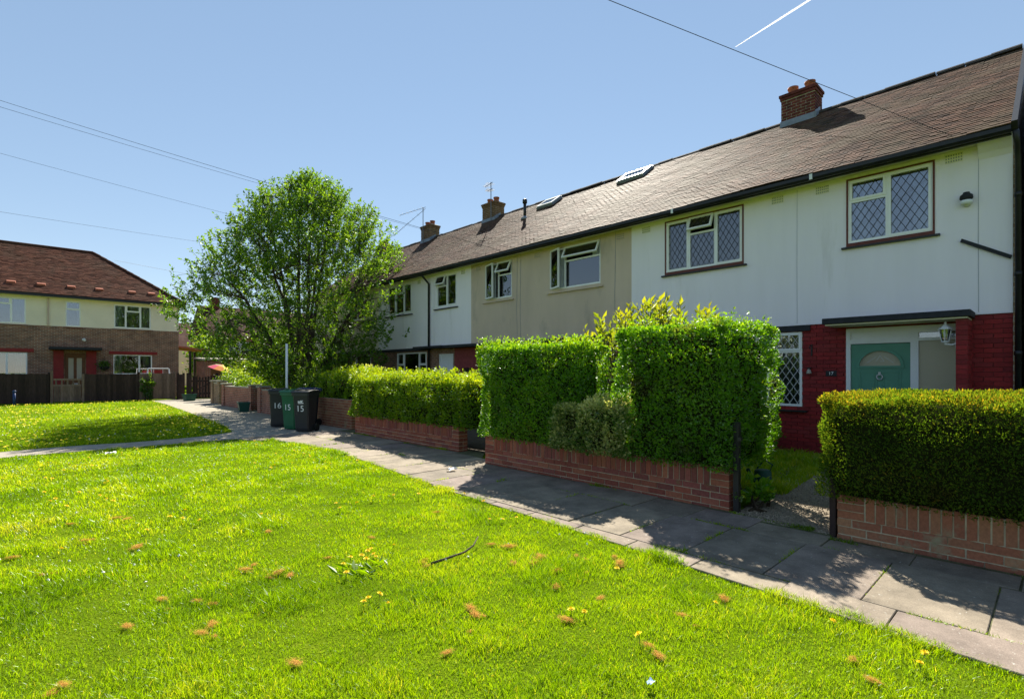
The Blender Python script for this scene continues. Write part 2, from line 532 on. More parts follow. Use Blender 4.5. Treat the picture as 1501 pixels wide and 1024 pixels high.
def lattice_bars(mb, fn, a0, a1, z0, z1, n, pa, pz, w=.009):
    """diamond leads clipped to the pane"""
    W, Hh = a1 - a0, z1 - z0
    k = pz / pa
    for sgn in (1, -1):
        t = -W * k - pz
        while t < Hh + W * k + pz:
            pts = []
            for a in (0, W):
                z = t + sgn * k * a
                if 0 <= z <= Hh: pts.append((a, z))
            for z in (0, Hh):
                a = (z - t) / (sgn * k)
                if 0 < a < W: pts.append((a, z))
            if len(pts) >= 2:
                (xa, za), (xb, zb) = pts[0], pts[1]
                L = math.hypot(xb - xa, zb - za)
                if L > .03:
                    ox, oz = -(zb - za) / L * w / 2, (xb - xa) / L * w / 2
                    c = []
                    for nn in (n, n + .005):
                        c += [fn(a0 + xa + ox, nn, z0 + za + oz), fn(a0 + xb + ox, nn, z0 + zb + oz),
                              fn(a0 + xb - ox, nn, z0 + zb - oz), fn(a0 + xa - ox, nn, z0 + za - oz)]
                    mb.hexa(c)
            t += pz

def rails(mb, fn, a0, a1, z0, z1, n0, n1, w):
    mb.box(a0, a1, n0, n1, z0, z0 + w, fn); mb.box(a0, a1, n0, n1, z1 - w, z1, fn)
    mb.box(a0, a0 + w, n0, n1, z0 + w, z1 - w, fn); mb.box(a1 - w, a1, n0, n1, z0 + w, z1 - w, fn)

def curtain(fn, a0, a1, z0, z1, n, parent):
    mb = MB(); k = max(4, int((a1 - a0) / .05)); pts = []
    for i in range(k + 1):
        pts.append((a0 + (a1 - a0) * i / k, n + .02 * math.sin(i * 2.1) + random.uniform(-.006, .006)))
    b = 0
    for (p, q) in pts:
        mb.v += [fn(p, q, z0), fn(p, q, z1)]
    for i in range(k):
        mb.f.append((2 * i, 2 * i + 2, 2 * i + 3, 2 * i + 1))
    return mb.build('curtain', 'curtain', parent)

def window(parent, fn, a0, a1, z0, z1, lights, sill='black', surround=None, lat=None, latm='leadline', curtains=True, fw=.045, nback=-.075):
    """lights: list of (a_lo, a_hi, z_lo, z_hi, opening) as fractions; opening None/'top'/'amax'/'amin' plus angle"""
    mb = MB()
    n0, n1 = nback, nback + .055
    rails(mb, fn, a0, a1, z0, z1, n0, n1, fw)
    # mullions and transoms between the lights
    W, Hh = a1 - a0, z1 - z0
    for L in lights:
        la, lb = a0 + L[0] * W, a0 + L[1] * W
        lo, hi = z0 + L[2] * Hh, z0 + L[3] * Hh
        if L[0] > .001: mb.box(la - .022, la + .022, n0 + .002, n1 - .002, max(lo, z0 + fw), min(hi, z1 - fw), fn)
        if L[2] > .001: mb.box(max(la, a0 + fw), min(lb, a1 - fw), n0 + .004, n1 - .004, lo - .022, lo + .022, fn)
    win = mb.build('window', 'upvc', parent)
    if surround:
        s = MB(); rails(s, fn, a0 - .03, a1 + .03, z0 - .07, z1 + .03, n0, .012, .029)
        s.box(a0 - .03, a1 + .03, n1, .006, z0 - .07, z0 - .001, fn)
        s.build('surround', surround, win)
    if sill:
        s = MB(); s.box(a0 - .10, a1 + .10, n0, .06, z0 - .105, z0 - .072, fn); s.build('sill', sill, win)
    for L in lights:
        la, lb = a0 + L[0] * W + .02, a0 + L[1] * W - .02
        lo, hi = z0 + L[2] * Hh + .02, z0 + L[3] * Hh - .02
        op = L[4]
        f2, nn = fn, n0 + .02
        if op:
            kind, ang = op
            f2 = rotfn(fn, kind, la if kind == 'amin' else lb, hi, n1, R(ang))
            s = MB(); rails(s, f2, la, lb, lo, hi, n1 + .001, n1 + .045, .045)
            s.build('casement', 'upvc', win)
            nn = n1 + .02
            la += .045; lb -= .045; lo += .045; hi -= .045
        elif len(L) > 5:                      # a closed casement has its own rails
            s = MB(); rails(s, fn, la, lb, lo, hi, n0 + .01, n1 + .012, .038); s.build('casement', 'upvc', win)
            la += .038; lb -= .038; lo += .038; hi -= .038
        g = MB(); g.box(la - .004, lb + .004, nn, nn + .006, lo - .004, hi + .004, f2); g.build('glass_pane', 'glass', win)
        if lat:
            g = MB(); lattice_bars(g, f2, la, lb, lo, hi, nn + .0065, *lat); g.build('lattice', latm, win)
    if curtains:
        cw = (a1 - a0) * .24
        curtain(fn, a0 + .02, a0 + cw, z0, z1 - .02, n0 - .12, win)
        curtain(fn, a1 - cw, a1 - .02, z0, z1 - .02, n0 - .12, win)
    return win

# unit bricks with slightly uneven corners, shared by all single bricks
BRICK_ME = {}
def brick_mesh(m):
    if m not in BRICK_ME:
        L = []
        for k in range(5):
            me = bpy.data.meshes.new('brick')
            c = [(x, y, z) for z in (-.5, .5) for x, y in ((-.5, -.5), (.5, -.5), (.5, .5), (-.5, .5))]
            j = lambda: random.uniform(-.018, .018)
            c = [(x + j(), y + j(), z + j() * 1.6) for x, y, z in c]
            me.from_pydata(c, [], [(3, 2, 1, 0), (4, 5, 6, 7), (0, 1, 5, 4), (1, 2, 6, 5), (2, 3, 7, 6), (3, 0, 4, 7)])
            me.materials.append(MT[m]); L.append(me)
        BRICK_ME[m] = L
    return BRICK_ME[m]

def brick(parent, m, c, d, base):
    o = bpy.data.objects.new('brick', random.choice(brick_mesh(m)))
    col.objects.link(o)
    o.parent = parent
    o.location = (c[0] - base.x, c[1] - base.y, c[2] - base.z)
    o.scale = d
    return o

def garden_wall(label, x0, y0, y1, h_st, m, soldier=True, thick=.215, mortar='mortar', z0=-.03, lean=0):
    """low brick wall along Y: stretcher courses with a soldier course on top"""
    t = thing('garden_wall', label, 'wall', (x0 + thick / 2, (y0 + y1) / 2, 0))
    base = Vector(t.location)
    ztop = z0 + .075 * h_st + (.215 if soldier else 0)
    mb = MB(); mb.box(x0 + .008, x0 + thick - .004, y0 + .008, y1 - .008, z0, ztop - .008)
    mb.build('mortar', mortar, t)
    for i in range(h_st):
        zc = z0 + .075 * i + .0375
        y = y0 - (.1125 if i % 2 else 0)
        while y < y1 - .02:
            a, b = max(y, y0), min(y + .215, y1)
            if b - a > .03:
                dx = .1025
                end = a == y0 or b == y1
                brick(t, m, (x0 + dx / 2 + random.uniform(-.003, .003), (a + b) / 2, zc), (dx, b - a, .065), base)
                if a == y0: brick(t, m, (x0 + .165, a + .05, zc), (.1, .1, .065), base)
                if b == y1: brick(t, m, (x0 + .165, b - .05, zc), (.1, .1, .065), base)
            y += .225
    if soldier:
        zb = z0 + .075 * h_st
        y = y0
        for k in range(3):                       # stacked headers close both ends
            for yy in (y0 + .105, y1 - .105):
                brick(t, m, (x0 + .1075, yy, zb + .072 * k + .034), (.215, .205, .064), base)
        y = y0 + .22
        n = int((y1 - y0 - .44) / .075); p = (y1 - y0 - .44) / n
        for k in range(n):
            brick(t, m, (x0 + .1075 + random.uniform(-.004, .004), y + p * (k + .5), zb + .1065 + random.uniform(-.003, .003)), (.215, p - .011, .213), base)
    return t

def wall_bricks_mesh(mb, fn, a0, a1, z0, z1, n, openings=(), depth=.012, bl=.215, bh=.065):
    """brickwork whose bricks are a few pixels: real bricks joined in one mesh"""
    i = 0; z = z0
    while z + .06 < z1:
        a = a0 - (.1125 if i % 2 else 0)
        while a < a1:
            p, q = max(a, a0), min(a + bl, a1)
            if q - p > .03:
                am, zm = (p + q) / 2, z + .0325
                if not any(o[0] - .01 < am < o[1] + .01 and o[2] < zm < o[3] for o in openings):
                    mb.box(p, q, n, n + depth, z, z + bh, fn)
            a += .225
        z += .075; i += 1
    return mb

# ================================================================== SETTING
EDGE_Y = [-6, .1, 2.4, 5.4, 8.0, 9.7, 11.5, 12.6, 13.05]
EDGE_X = [3.55, 3.72, 3.9, 4.06, 4.32, 4.48, 4.35, 4.05, 3.3]
def lawn_edge(y): return np.interp(y, EDGE_Y, EDGE_X)
FAR_Y = [14.15, 14.6, 16, 20, 29.6, 33.9]
FAR_X = [3.2, 3.95, 4.2, 4.5, 5.05, 5.1]

gm = MB(); gm.v += [(-900, -900, 0), (900, -900, 0), (900, 900, 0), (-900, 900, 0)]; gm.f.append((0, 1, 2, 3))
tag(gm.build('ground', 'lawn'), 'grassy ground stretching away beneath the houses', 'ground', kind='structure')

# pavement: joint bed, single slabs near, worn tarmac beyond
pv = MB()
ys = np.concatenate([np.linspace(-7, 13.05, 41), ])
top = [(float(lawn_edge(y)) - .03, float(y)) for y in ys]
poly = [(x, y, .013) for x, y in top] + [(6.5, 13.03, .013), (6.4, 7.5, .013), (5.9, 7.0, .013), (5.72, 6.5, .013), (5.72, 2.4, .013), (5.56, 1.4, .013), (5.56, -7, .013)]
pv.v += poly; pv.f.append(tuple(range(len(poly))))
pav = tag(pv.build('pavement', 'slab_bed'), 'concrete slab pavement running between lawn and garden walls', 'pavement', kind='structure')
def slab(x0, x1, y0, y1, par, zt=.022):
    mb = MB(); g = .003 + random.uniform(0, .003)
    dz = random.uniform(-.004, .004); tx, ty = random.uniform(-.004, .004), random.uniform(-.004, .004)
    j = lambda: random.uniform(-.003, .003)
    # clip to the lawn edge by moving the two lawn-side corners
    e0, e1 = float(lawn_edge(y0)) - .05, float(lawn_edge(y1)) - .05
    xa0, xa1 = max(x0, e0), max(x0, e1)
    if xa0 > x1 - .06 and xa1 > x1 - .06: return
    xa0 = min(xa0, x1 - .05); xa1 = min(xa1, x1 - .05)
    z = zt + dz
    b = [(xa0 + g + j(), y0 + g + j()), (x1 - g + j(), y0 + g + j()), (x1 - g + j(), y1 - g + j()), (xa1 + g + j(), y1 - g + j())]
    mb.hexa([(x, y, .0) for x, y in b] + [(x, y, z + tx * (i in (1, 2)) + ty * (i > 1)) for i, (x, y) in enumerate(b)])
    mb.build('paving_slab', 'slab', par, bevel=.004)
y = -4.42
k = 0
JOINTS = []
while y < 13:
    L = .63 if k % 3 else .66
    inner = 6.10 if y > 6.3 else (5.72 if y > 1.6 else 5.54)
    slab(3.12, 4.08, y, min(y + L, 13.03), pav)
    off = .2
    JOINTS.append(y + off)
    slab(4.08, 5.08, y + off, min(y + L + off, 13.03), pav)
    slab(5.08, inner - random.uniform(.03, .15), y + off * .5, min(y + L + off * .5, 13.03), pav)
    y += L; k += 1

fp = MB()
far = [(x, y) for x, y in zip(FAR_X, FAR_Y)]
poly = [(3.0, 13.03, .008), (6.75, 13.03, .008), (6.85, 20, .008), (7.0, 28, .008), (9.2, 33.6, .008), (5.0, 34.1, .008)] + [(x, y, .008) for x, y in reversed(far)]
fp.v += poly; fp.f.append(tuple(range(len(poly))))
tag(fp.build('tarmac_path', 'asphalt'), 'worn tarmac path leading past the bins to the wooden gate', 'path', kind='structure')
cp = MB()
n = 24
a = [(-14 + 18.0 * i / n, 13.08 + .05 * math.sin(i * 1.7) - .012 * abs(i - 20), .009) for i in range(n + 1)]
b = [(x, yy + .98 + .05 * math.sin(x * 2.3), .009) for x, yy, z in a]
for i in range(n):
    q = len(cp.v); cp.v += [a[i], a[i + 1], b[i + 1], b[i]]; cp.f.append((q, q + 1, q + 2, q + 3))
tag(cp.build('cross_path', 'asphalt'), 'narrow pale path crossing the lawn towards the bins', 'path', kind='structure')

# front garden of number 17
gp = MB(); gp.v += [(5.5, 1.42, .010), (11, 1.25, .010), (11, 2.75, .010), (5.6, 2.42, .010)]; gp.f.append((0, 1, 2, 3))
gravel = tag(gp.build('gravel_path', 'gravel'), 'brown gravel path from the pavement to the green door', 'path', kind='structure')
dm = MB()
for (x0, x1, y0, y1) in ((5.75, 11, 2.8, 3.0), (6.35, 11, 7.4, 13.0), (10.75, 11, 3.0, 7.2), (6.9, 11, 15, 26.5)):
    q = len(dm.v); dm.v += [(x0, y0, .006), (x1, y0, .006), (x1, y1, .006), (x0, y1, .006)]; dm.f.append((q, q + 1, q + 2, q + 3))
tag(dm.build('garden_soil', 'dirt'), 'bare soil beds in the front gardens by the houses', 'soil', kind='structure')
# loose stones on the gravel path
n = 5200
P = np.empty((n, 3)); P[:, 0] = 5.55 + 4 * RNG.random(n) ** 1.5; P[:, 1] = 1.45 + .98 * RNG.random(n); P[:, 2] = .012
s = .006 + .012 * RNG.random((n, 1))
tet = np.array([[1, 0, -.3], [-.5, .8, -.3], [-.6, -.8, -.3], [.1, .1, .7]])
V = P[:, None, :] + (tet[None] * (.7 + .6 * RNG.random((n, 4, 3)))) * s[:, :, None]
bidx = (np.arange(n) * 4)[:, None]
F = np.concatenate([bidx + np.array([[0, 1, 3]]), bidx + np.array([[1, 2, 3]]), bidx + np.array([[2, 0, 3]])])
MT['pebble'] = tile_mat('pebble', (.16, .12, .08), (.38, .32, .24), (.26, .22, .16), (.12, .10, .07))
tag(np_mesh('pebbles', 'pebble', V.reshape(-1, 3), F, np.repeat(RNG.random(n), 4)), 'loose brown and buff pebbles strewn over the gravel path', 'gravel', kind='stuff')

# ================================================================== TERRACE
EAVE_X, EAVE_Z, RIDGE_X, RIDGE_Z = 10.62, 5.21, 14.7, 8.10
SL = (RIDGE_Z - EAVE_Z) / (RIDGE_X - EAVE_X)
SLEN = math.hypot(RIDGE_X - EAVE_X, RIDGE_Z - EAVE_Z)
NX, NZ = -(RIDGE_Z - EAVE_Z) / SLEN, (RIDGE_X - EAVE_X) / SLEN
def roofpt(s, a, n=0):
    """s metres up the slope from the eave, a along, n off the deck"""
    return (EAVE_X + s * NZ + n * NX, a, EAVE_Z - s * NX + n * NZ)

def roof_tiles(y0, y1, parent, seed):
    rng = np.random.default_rng(seed)
    nc = int(SLEN / .1); nt = int((y1 - y0) / .165) + 1
    I, J = np.meshgrid(np.arange(nc), np.arange(nt), indexing='ij')
    I, J = I.ravel(), J.ravel(); n = len(I)
    s0 = I * .1 - .04 + rng.normal(0, .004, n)
    a0 = y0 + (J - .5 * (I % 2)) * .165
    A0 = np.clip(a0 + .0015, y0, y1); A1 = np.clip(a0 + .1635, y0, y1)
    keep = A1 - A0 > .02
    s0, A0, A1 = s0[keep], A0[keep], A1[keep]; n = len(s0)
    und = (vnoise(s0 * .45 + 3, A0 * .5) - .5) * .045 + (vnoise(s0 * 2, A0 * 1.6 + 9) - .5) * .010
    lift = .036 + rng.normal(0, .0014, n) + und
    tw = rng.normal(0, .0016, n)
    def pt(s, a, nn): return np.stack([EAVE_X + s * NZ + nn * NX, a, EAVE_Z - s * NX + nn * NZ], 1)
    V = np.stack([pt(s0, A0, lift - .016), pt(s0, A1, lift - .016 + tw), pt(s0, A1, lift + tw), pt(s0, A0, lift),
                  pt(s0 + .135, A1, lift - .0095 + tw), pt(s0 + .135, A0, lift - .0095)], 1)
    b = (np.arange(n) * 6)[:, None]
    F = np.concatenate([b + np.array([[0, 1, 2, 3]]), b + np.array([[3, 2, 4, 5]])])
    return np_mesh('tile_courses', 'tile', V.reshape(-1, 3), F, np.repeat(rng.random(n), 6), parent, 'stuff')

def chimney(parent, y0, y1, m, pots=2, zt=8.74, x0=14.38, x1=14.92, pot_h=.2):
    zb = 7.45
    mb = MB(); mb.box(x0 + .011, x1 - .011, y0 + .011, y1 - .011, zb, zt - .001)
    ch = mb.build('chimney', 'mortar_dark', parent)
    mb = MB()
    f_front = lambda a, n, z: (x0 + .011 - n, a, z)
    f_side = lambda a, n, z: (a, y0 + .011 - n, z)
    f_side2 = lambda a, n, z: (a, y1 - .011 + n, z)
    wall_bricks_mesh(mb, f_front, y0, y1, zb + .3, zt - .15, 0, (), .012, .209, .060)
    wall_bricks_mesh(mb, f_side, x0 + .002, x1, zb + .3, zt - .15, 0, (), .012, .209, .060)
    wall_bricks_mesh(mb, f_side2, x0 + .002, x1, zb + .3, zt - .15, 0, (), .012, .209, .060)
    for k in range(2):                     # oversailing top courses
        e = .022 * (k + 1)
        mb.box(x0 - e, x1 + e, y0 - e, y1 + e, zt - .15 + .075 * k, zt - .15 + .075 * k + .066)
    mb.build('brickwork', m, ch, kind='stuff')
    mb = MB(); mb.hexa([(x0 - .03, y0 - .03, zt), (x1 + .03, y0 - .03, zt), (x1 + .03, y1 + .03, zt), (x0 - .03, y1 + .03, zt),
                        (x0 + .1, y0 + .1, zt + .06), (x1 - .1, y0 + .1, zt + .06), (x1 - .1, y1 - .1, zt + .06), (x0 + .1, y1 - .1, zt + .06)])
    mb.build('flaunching', 'stone', ch)
    for k in range(pots):
        c = ((x0 + x1) / 2, y0 + (y1 - y0) * (k + .5) / pots, zt + .03)
        mb = MB(); mb.lathe([(0, .13), (.04, .12), (pot_h - .05, .105), (pot_h - .045, .13), (pot_h, .13), (pot_h, .09), (pot_h - .1, .085)], c, 14)
        mb.build('chimney_pot', 'terracotta', ch, True)
    mb = MB()
    rz = lambda x: EAVE_Z + (x - EAVE_X) * SL + .05
    mb.hexa([(x0 - .05, y0 - .02, rz(x0) - .05), (x0, y0 - .02, rz(x0) - .05), (x0, y1 + .02, rz(x0) - .05), (x0 - .05, y1 + .02, rz(x0) - .05),
             (x0 - .012, y0 - .02, rz(x0) + .13), (x0 - .003, y0 - .02, rz(x0) + .13), (x0 - .003, y1 + .02, rz(x0) + .13), (x0 - .012, y1 + .02, rz(x0) + .13)])
    mb.hexa([(x0 - .05, y0 - .03, rz(x0) - .05), (RIDGE_X, y0 - .03, rz(RIDGE_X) - .05), (RIDGE_X, y0 - .003, rz(RIDGE_X) - .05), (x0 - .05, y0 - .003, rz(x0) - .05),
             (x0 - .05, y0 - .02, rz(x0) + .13), (RIDGE_X, y0 - .02, rz(RIDGE_X) + .13), (RIDGE_X, y0 - .003, rz(RIDGE_X) + .13), (x0 - .05, y0 - .003, rz(x0) + .13)])
    mb.build('flashing', 'lead', ch)
    return ch

def skylight(parent, s0, s1, a0, a1, open_deg=0):
    mb = MB()
    f = lambda a, n, s: roofpt(s, a, n)
    rails(mb, f, a0, a1, s0, s1, .03, .11, .06)
    w = mb.build('roof_window', 'lead', parent)
    g = MB()
    f2 = f
    if open_deg:
        c, sn = math.cos(R(open_deg)), math.sin(R(open_deg))
        f2 = lambda a, n, s: roofpt(s1 + (s - s1) * c + (n - .1) * sn, a, .1 + (n - .1) * c - (s - s1) * sn)
    g2 = MB(); rails(g2, f2, a0 + .03, a1 - .03, s0 + .03, s1 - .03, .105, .14, .06); g2.build('sash', 'white_metal', w)
    g.box(a0 + .06, a1 - .06, .115, .125, s0 + .06, s1 - .06, f2); g.build('glass_pane', 'glass', w)

def vent(parent, a, z, w=.22, h=.14, m='soffit'):
    mb = MB(); mb.box(a, a + w, 0, .012, z, z + h, terr); v = mb.build('air_vent', m, parent)
    mb = MB()
    for i in range(7):
        for k in range(3):
            aa = a + w * (i + .5) / 7; zz = z + h * (k + .5) / 3
            mb.box(aa - .008, aa + .008, .0125, .0135, zz - .012, zz + .012, terr)
    mb.build('vent_holes', 'lead', v)

def terr_house(y0, y1, upper, ground_mat, up_open, gr_open, label, seed, zsplit=2.46, back=18.6, facade_bricks=False):
    t = thing('terraced_house', label, 'house', (XW, (y0 + y1) / 2, 0), None)
    mb = MB(); wall_open(mb, terr, y0, y1, zsplit, 5.13, 0, -.25, up_open)
    mb.build('upper_wall', upper, t)
    n_g = -.030
    mb = MB(); wall_open(mb, terr, y0, y1, -.1, zsplit, n_g - (.012 if facade_bricks else 0), -.25, gr_open)
    mb.build('ground_floor_wall', ground_mat, t)
    # side and back shell, rooms stay dark
    mb = MB()
    mb.box(XW + .251, back, y0 + .002, y0 + .12, -.1, 5.13); mb.box(XW + .251, back, y1 - .12, y1 - .002, -.1, 5.13)
    mb.box(back - .2, back, y0 + .13, y1 - .13, -.1, 5.12)
    mb.build('party_wall', 'brick_yel', t)
    mb = MB(); mb.box(XW + 3.4, XW + 3.5, y0 + .13, y1 - .13, 0, 5.1); mb.box(XW + .26, back - .21, y0 + .13, y1 - .13, 2.44, 2.58)
    mb.box(XW + .26, back - .21, y0 + .13, y1 - .13, 5.14, 5.18)
    mb.build('room_partition', 'room', t)
    # eaves
    mb = MB(); mb.box(10.70, XW + .02, y0, y1, 5.131, 5.15); mb.build('soffit', 'soffit', t)
    mb = MB(); mb.box(10.66, 10.699, y0, y1, 5.07, 5.24); mb.build('fascia', 'black', t)
    prof = [(10.655, 5.18), (10.655, 5.12), (10.62, 5.085), (10.575, 5.085), (10.54, 5.12), (10.54, 5.18), (10.553, 5.18), (10.553, 5.13), (10.58, 5.10), (10.615, 5.10), (10.642, 5.13), (10.642, 5.18)]
    mb = MB(); mb.poly_prism([(x, y0 + .001, z) for x, z in prof], (0, y1 - y0 - .002, 0)); mb.build('gutter', 'black', t)
    # roof
    mb = MB()
    bx = 2 * RIDGE_X - EAVE_X
    mb.poly_prism([(EAVE_X + .03, y0, EAVE_Z - .02), (RIDGE_X, y0, RIDGE_Z - .045), (bx, y0, EAVE_Z - .02), (bx, y0, EAVE_Z - .06), (EAVE_X + .03, y0, EAVE_Z - .06)], (0, y1 - y0, 0))
    rf = mb.build('roof', 'deck', t)
    roof_tiles(y0, y1, rf, seed)
    bt = MB()
    for i in range(48):                       # rear slope in plain courses
        s = i * .1
        bt.hexa([(bx - s * NZ, y0, EAVE_Z - s * NX - .02), (bx - (s + .1) * NZ, y0, EAVE_Z - (s + .1) * NX - .02), (bx - (s + .1) * NZ, y1, EAVE_Z - (s + .1) * NX - .02), (bx - s * NZ, y1, EAVE_Z - s * NX - .02),
                 (bx - s * NZ, y0, EAVE_Z - s * NX + .035), (bx - (s + .1) * NZ, y0, EAVE_Z - (s + .1) * NX + .02), (bx - (s + .1) * NZ, y1, EAVE_Z - (s + .1) * NX + .02), (bx - s * NZ, y1, EAVE_Z - s * NX + .035)])
    bt.build('rear_tile_courses', 'tile', rf)
    n = round((y1 - y0) / .45)
    me = None
    for k in range(n):
        a = y0 + (y1 - y0) * k / n; b = y0 + (y1 - y0) * (k + 1) / n + .006
        if me is None:
            mb = MB()
            for i in range(7):
                t0 = math.pi * i / 7; t1 = math.pi * (i + 1) / 7
                r0, r1 = .125, .105
                c = []
                for yy in (a, b):
                    for r, tt in ((r0, t0), (r0, t1), (r1, t1), (r1, t0)):
                        c.append((RIDGE_X + r * math.cos(tt) * 1.05, yy, RIDGE_Z - .03 + r * math.sin(tt) * .85))
                mb.hexa(c)
            o = mb.build('ridge_tile', 'ridge', rf); me = o.data; a_first = a
        else:
            o = link('ridge_tile', me, rf)
        o.location = (0, a - a_first, random.uniform(-.003, .003))
        o.rotation_euler = (random.uniform(-.004, .004), 0, 0)
    return t, rf

H17 = (.47, 7.28)
H15 = (7.28, 13.59)
H13 = (13.59, 19.80)
H11 = (19.80, 26.30)
# ---- number 17
W1 = (1.43, 2.64, 3.90, 5.04); W2 = (4.56, 6.33, 3.88, 5.04); WG = (3.42, 5.30, .88, 2.33)
DR = (1.10, 2.68, -.2, 2.34)
h17, roof17 = terr_house(*H17, 'render_white', 'red_paint', [W1, W2], [WG, DR],
    'white rendered terraced house with red painted brick below and a green front door', 1, facade_bricks=True)
f17 = [(0, .43, 0, .64, None), (0, .43, .64, 1, None, 1), (.43, 1, 0, 1, None, 1)]
# along = Y, so the high-Y side is on the left when facing the house
window(h17, terr, *W1, [(.52, 1, 0, .66, None), (.52, 1, .66, 1, None, 1), (0, .52, 0, 1, None, 1)], 'black', 'wood_red', (.125, .20))
window(h17, terr, *W2, [(0, .34, 0, 1, None, 1), (.34, .68, 0, .68, None), (.34, .68, .68, 1, ('top', 24)), (.68, 1, 0, 1, None, 1)], 'black', 'wood_red', (.125, .20))
window(h17, terr, *WG, [(0, .34, 0, .74, None), (0, .34, .74, 1, None, 1), (.34, .66, 0, 1, None), (.66, 1, 0, .74, None), (.66, 1, .74, 1, None, 1)], 'black', None, (.14, .21), 'leadwhite')
mb = MB(); mb.box(WG[0] - .15, WG[1] + .15, -.03, .03, 2.345, 2.455, terr); mb.build('window_lintel', 'felt', h17)
# single red painted bricks on the part of the facade that shows
base = Vector(h17.location)
rest = MB()
i = 0; z = -.02
while z + .065 < 2.46:
    a = H17[0] - (.1125 if i % 2 else 0)
    while a < H17[1]:
        p, q = max(a, H17[0]), min(a + .215, H17[1])
        am, zm = (p + q) / 2, z + .0325
        segs = [(p, q)]
        for o in (WG, DR):
            if o[2] - .03 < zm < o[3] + .01:
                ns = []
                for (u, v) in segs:
                    if v <= o[0] or u >= o[1]: ns.append((u, v))
                    else:
                        if u < o[0] - .03: ns.append((u, o[0]))
                        if v > o[1] + .03: ns.append((o[1], v))
                segs = ns
        for u, v in segs:
            if v - u < .03: continue
            if u < 3.9 and z > .2:
                brick(h17, 'brick_red', (XW + .030 + .002 + random.uniform(-.001, .001), (u + v) / 2, zm), (.022, v - u - .001, .065), base)
            else:
                rest.box(u, v, -.042, -.021, z, z + .065, terr)
        a += .225
    z += .075; i += 1
MT['brick_red_rest'] = mat('red_painted_brick_plain', (.21, .016, .02), .6, .2, 8, .3, 100)
rest.build('brickwork', 'brick_red_rest', h17, kind='stuff')
# canopy and its side pier
mb = MB(); mb.box(.90, 2.90, 0, .62, 2.395, 2.50, terr); can = mb.build('door_canopy', 'felt', h17, bevel=.008)
mb = MB(); mb.box(.94, 2.86, .001, .58, 2.372, 2.394, terr); mb.build('canopy_underside', 'soffit', can)
mb = MB(); mb.box(.945, 1.085, -.02, .50, 0, 2.37, terr); pier = mb.build('porch_pier', 'red_paint', h17)
for i in range(31):
    zc = .02 + .075 * i + .0325
    brick(pier, 'brick_red', (XW - .505, 1.015, zc), (.02, .135, .065), base)
    for k, (n0, n1) in enumerate([(.0, .21), (.22, .43), (.44, .50)] if i % 2 else [(.0, .10), (.11, .32), (.33, .50)]):
        brick(pier, 'brick_red', (XW - (n0 + n1) / 2, .943, zc), (n1 - n0, .014, .065), base)
# door set: frame, leaf, sidelight
mb = MB()
n0, n1 = -.10, -.02
mb.box(2.61, 2.68, n0, n1, 0, 2.34, terr); mb.box(1.62, 1.73, n0, n1, 0, 2.34, terr); mb.box(1.10, 1.13, n0, n1, 0, 2.34, terr)
mb.box(1.73, 2.61, n0, n1, 2.06, 2.13, terr); mb.box(1.73, 2.61, n0, n1, 2.27, 2.34, terr); mb.box(1.73, 2.61, n0, n1 - .02, 2.13, 2.27, terr)
mb.box(1.13, 1.62, n0, n1, 2.22, 2.34, terr); mb.box(1.13, 1.62, n0, n1, 2.08, 2.13, terr); mb.box(1.13, 1.62, n0, n1, 0, .12, terr)
fr = mb.build('door_frame', 'door_white', h17)
mb = MB(); mb.box(1.13, 1.62, -.07, -.06, .12, 2.08, terr); mb.build('side_panel_glass', 'frosted', fr)
mb = MB(); mb.box(1.13, 1.62, -.07, -.062, 2.13, 2.22, terr); mb.build('top_light_glass', 'glass', fr)
D0, D1 = 1.735, 2.605; DC = (D0 + D1) / 2
mb = MB()
# leaf with a half-moon opening: ring of blocks about the arch
arc = [(DC + .31 * math.cos(math.pi * k / 18), 1.66 + .27 * math.sin(math.pi * k / 18)) for k in range(19)]
mb.box(D0, D1, -.095, -.05, .02, 1.66, terr)
for (a, z), (b_, z2) in zip(arc[:-1], arc[1:]):
    c = []
    for nn in (-.095, -.05):
        c += [terr(a, nn, z), terr(b_, nn, z2), terr(b_, nn, 2.05), terr(a, nn, 2.05)]
    mb.hexa(c)
mb.box(D0, DC - .31, -.095, -.05, 1.66, 2.05, terr); mb.box(DC + .31, D1, -.095, -.05, 1.66, 2.05, terr)
door = mb.build('front_door', 'door_green', h17)
mb = MB()
for rr, nn in ((1.0, -.05),):
    for k in range(18):
        t0, t1 = math.pi * k / 18, math.pi * (k + 1) / 18
        c = []
        for q in (-.05, -.028):
            for (ra, rz), tt in (((.305, .265), t0), ((.305, .265), t1), ((.35, .31), t1), ((.35, .31), t0)):
                c.append(terr(DC + ra * math.cos(tt), q, 1.66 + rz * math.sin(tt)))
        mb.hexa(c)
mb.box(DC - .35, DC + .35, -.05, -.028, 1.62, 1.66, terr)
mb.build('fanlight_moulding', 'door_green', door)
mb = MB(); b0 = 0
pts = [terr(a, -.075, z) for a, z in arc]
mb.poly_prism(pts, (.008, 0, 0)); mb.build('fanlight_glass', 'frosted', door)
mb = MB()
for (ax, az, bx_, bz) in ((-.06, 0, 0, .10), (0, .10, .06, 0), (-.06, 0, 0, -.0), (-.2, -.03, -.06, .08), (.2, -.03, .06, .08)):
    mb.tube([terr(DC + ax, -.07, 1.74 + az), terr(DC + bx_, -.07, 1.74 + bz)], .004, 5)
mb.build('fanlight_lead', 'white_metal', door)
mb = MB()
for (u0, u1) in ((D0 + .13, DC - .04), (DC + .04, D1 - .13)):
    rails(mb, terr, u0, u1, .80, 1.56, -.05, -.040, .018)
    rails(mb, terr, u0, u1, .15, .70, -.05, -.040, .018)
    mb.box(u0 + .04, u1 - .04, -.05, -.044, .84, 1.52, terr)
mb.build('door_panel', 'door_green', door)
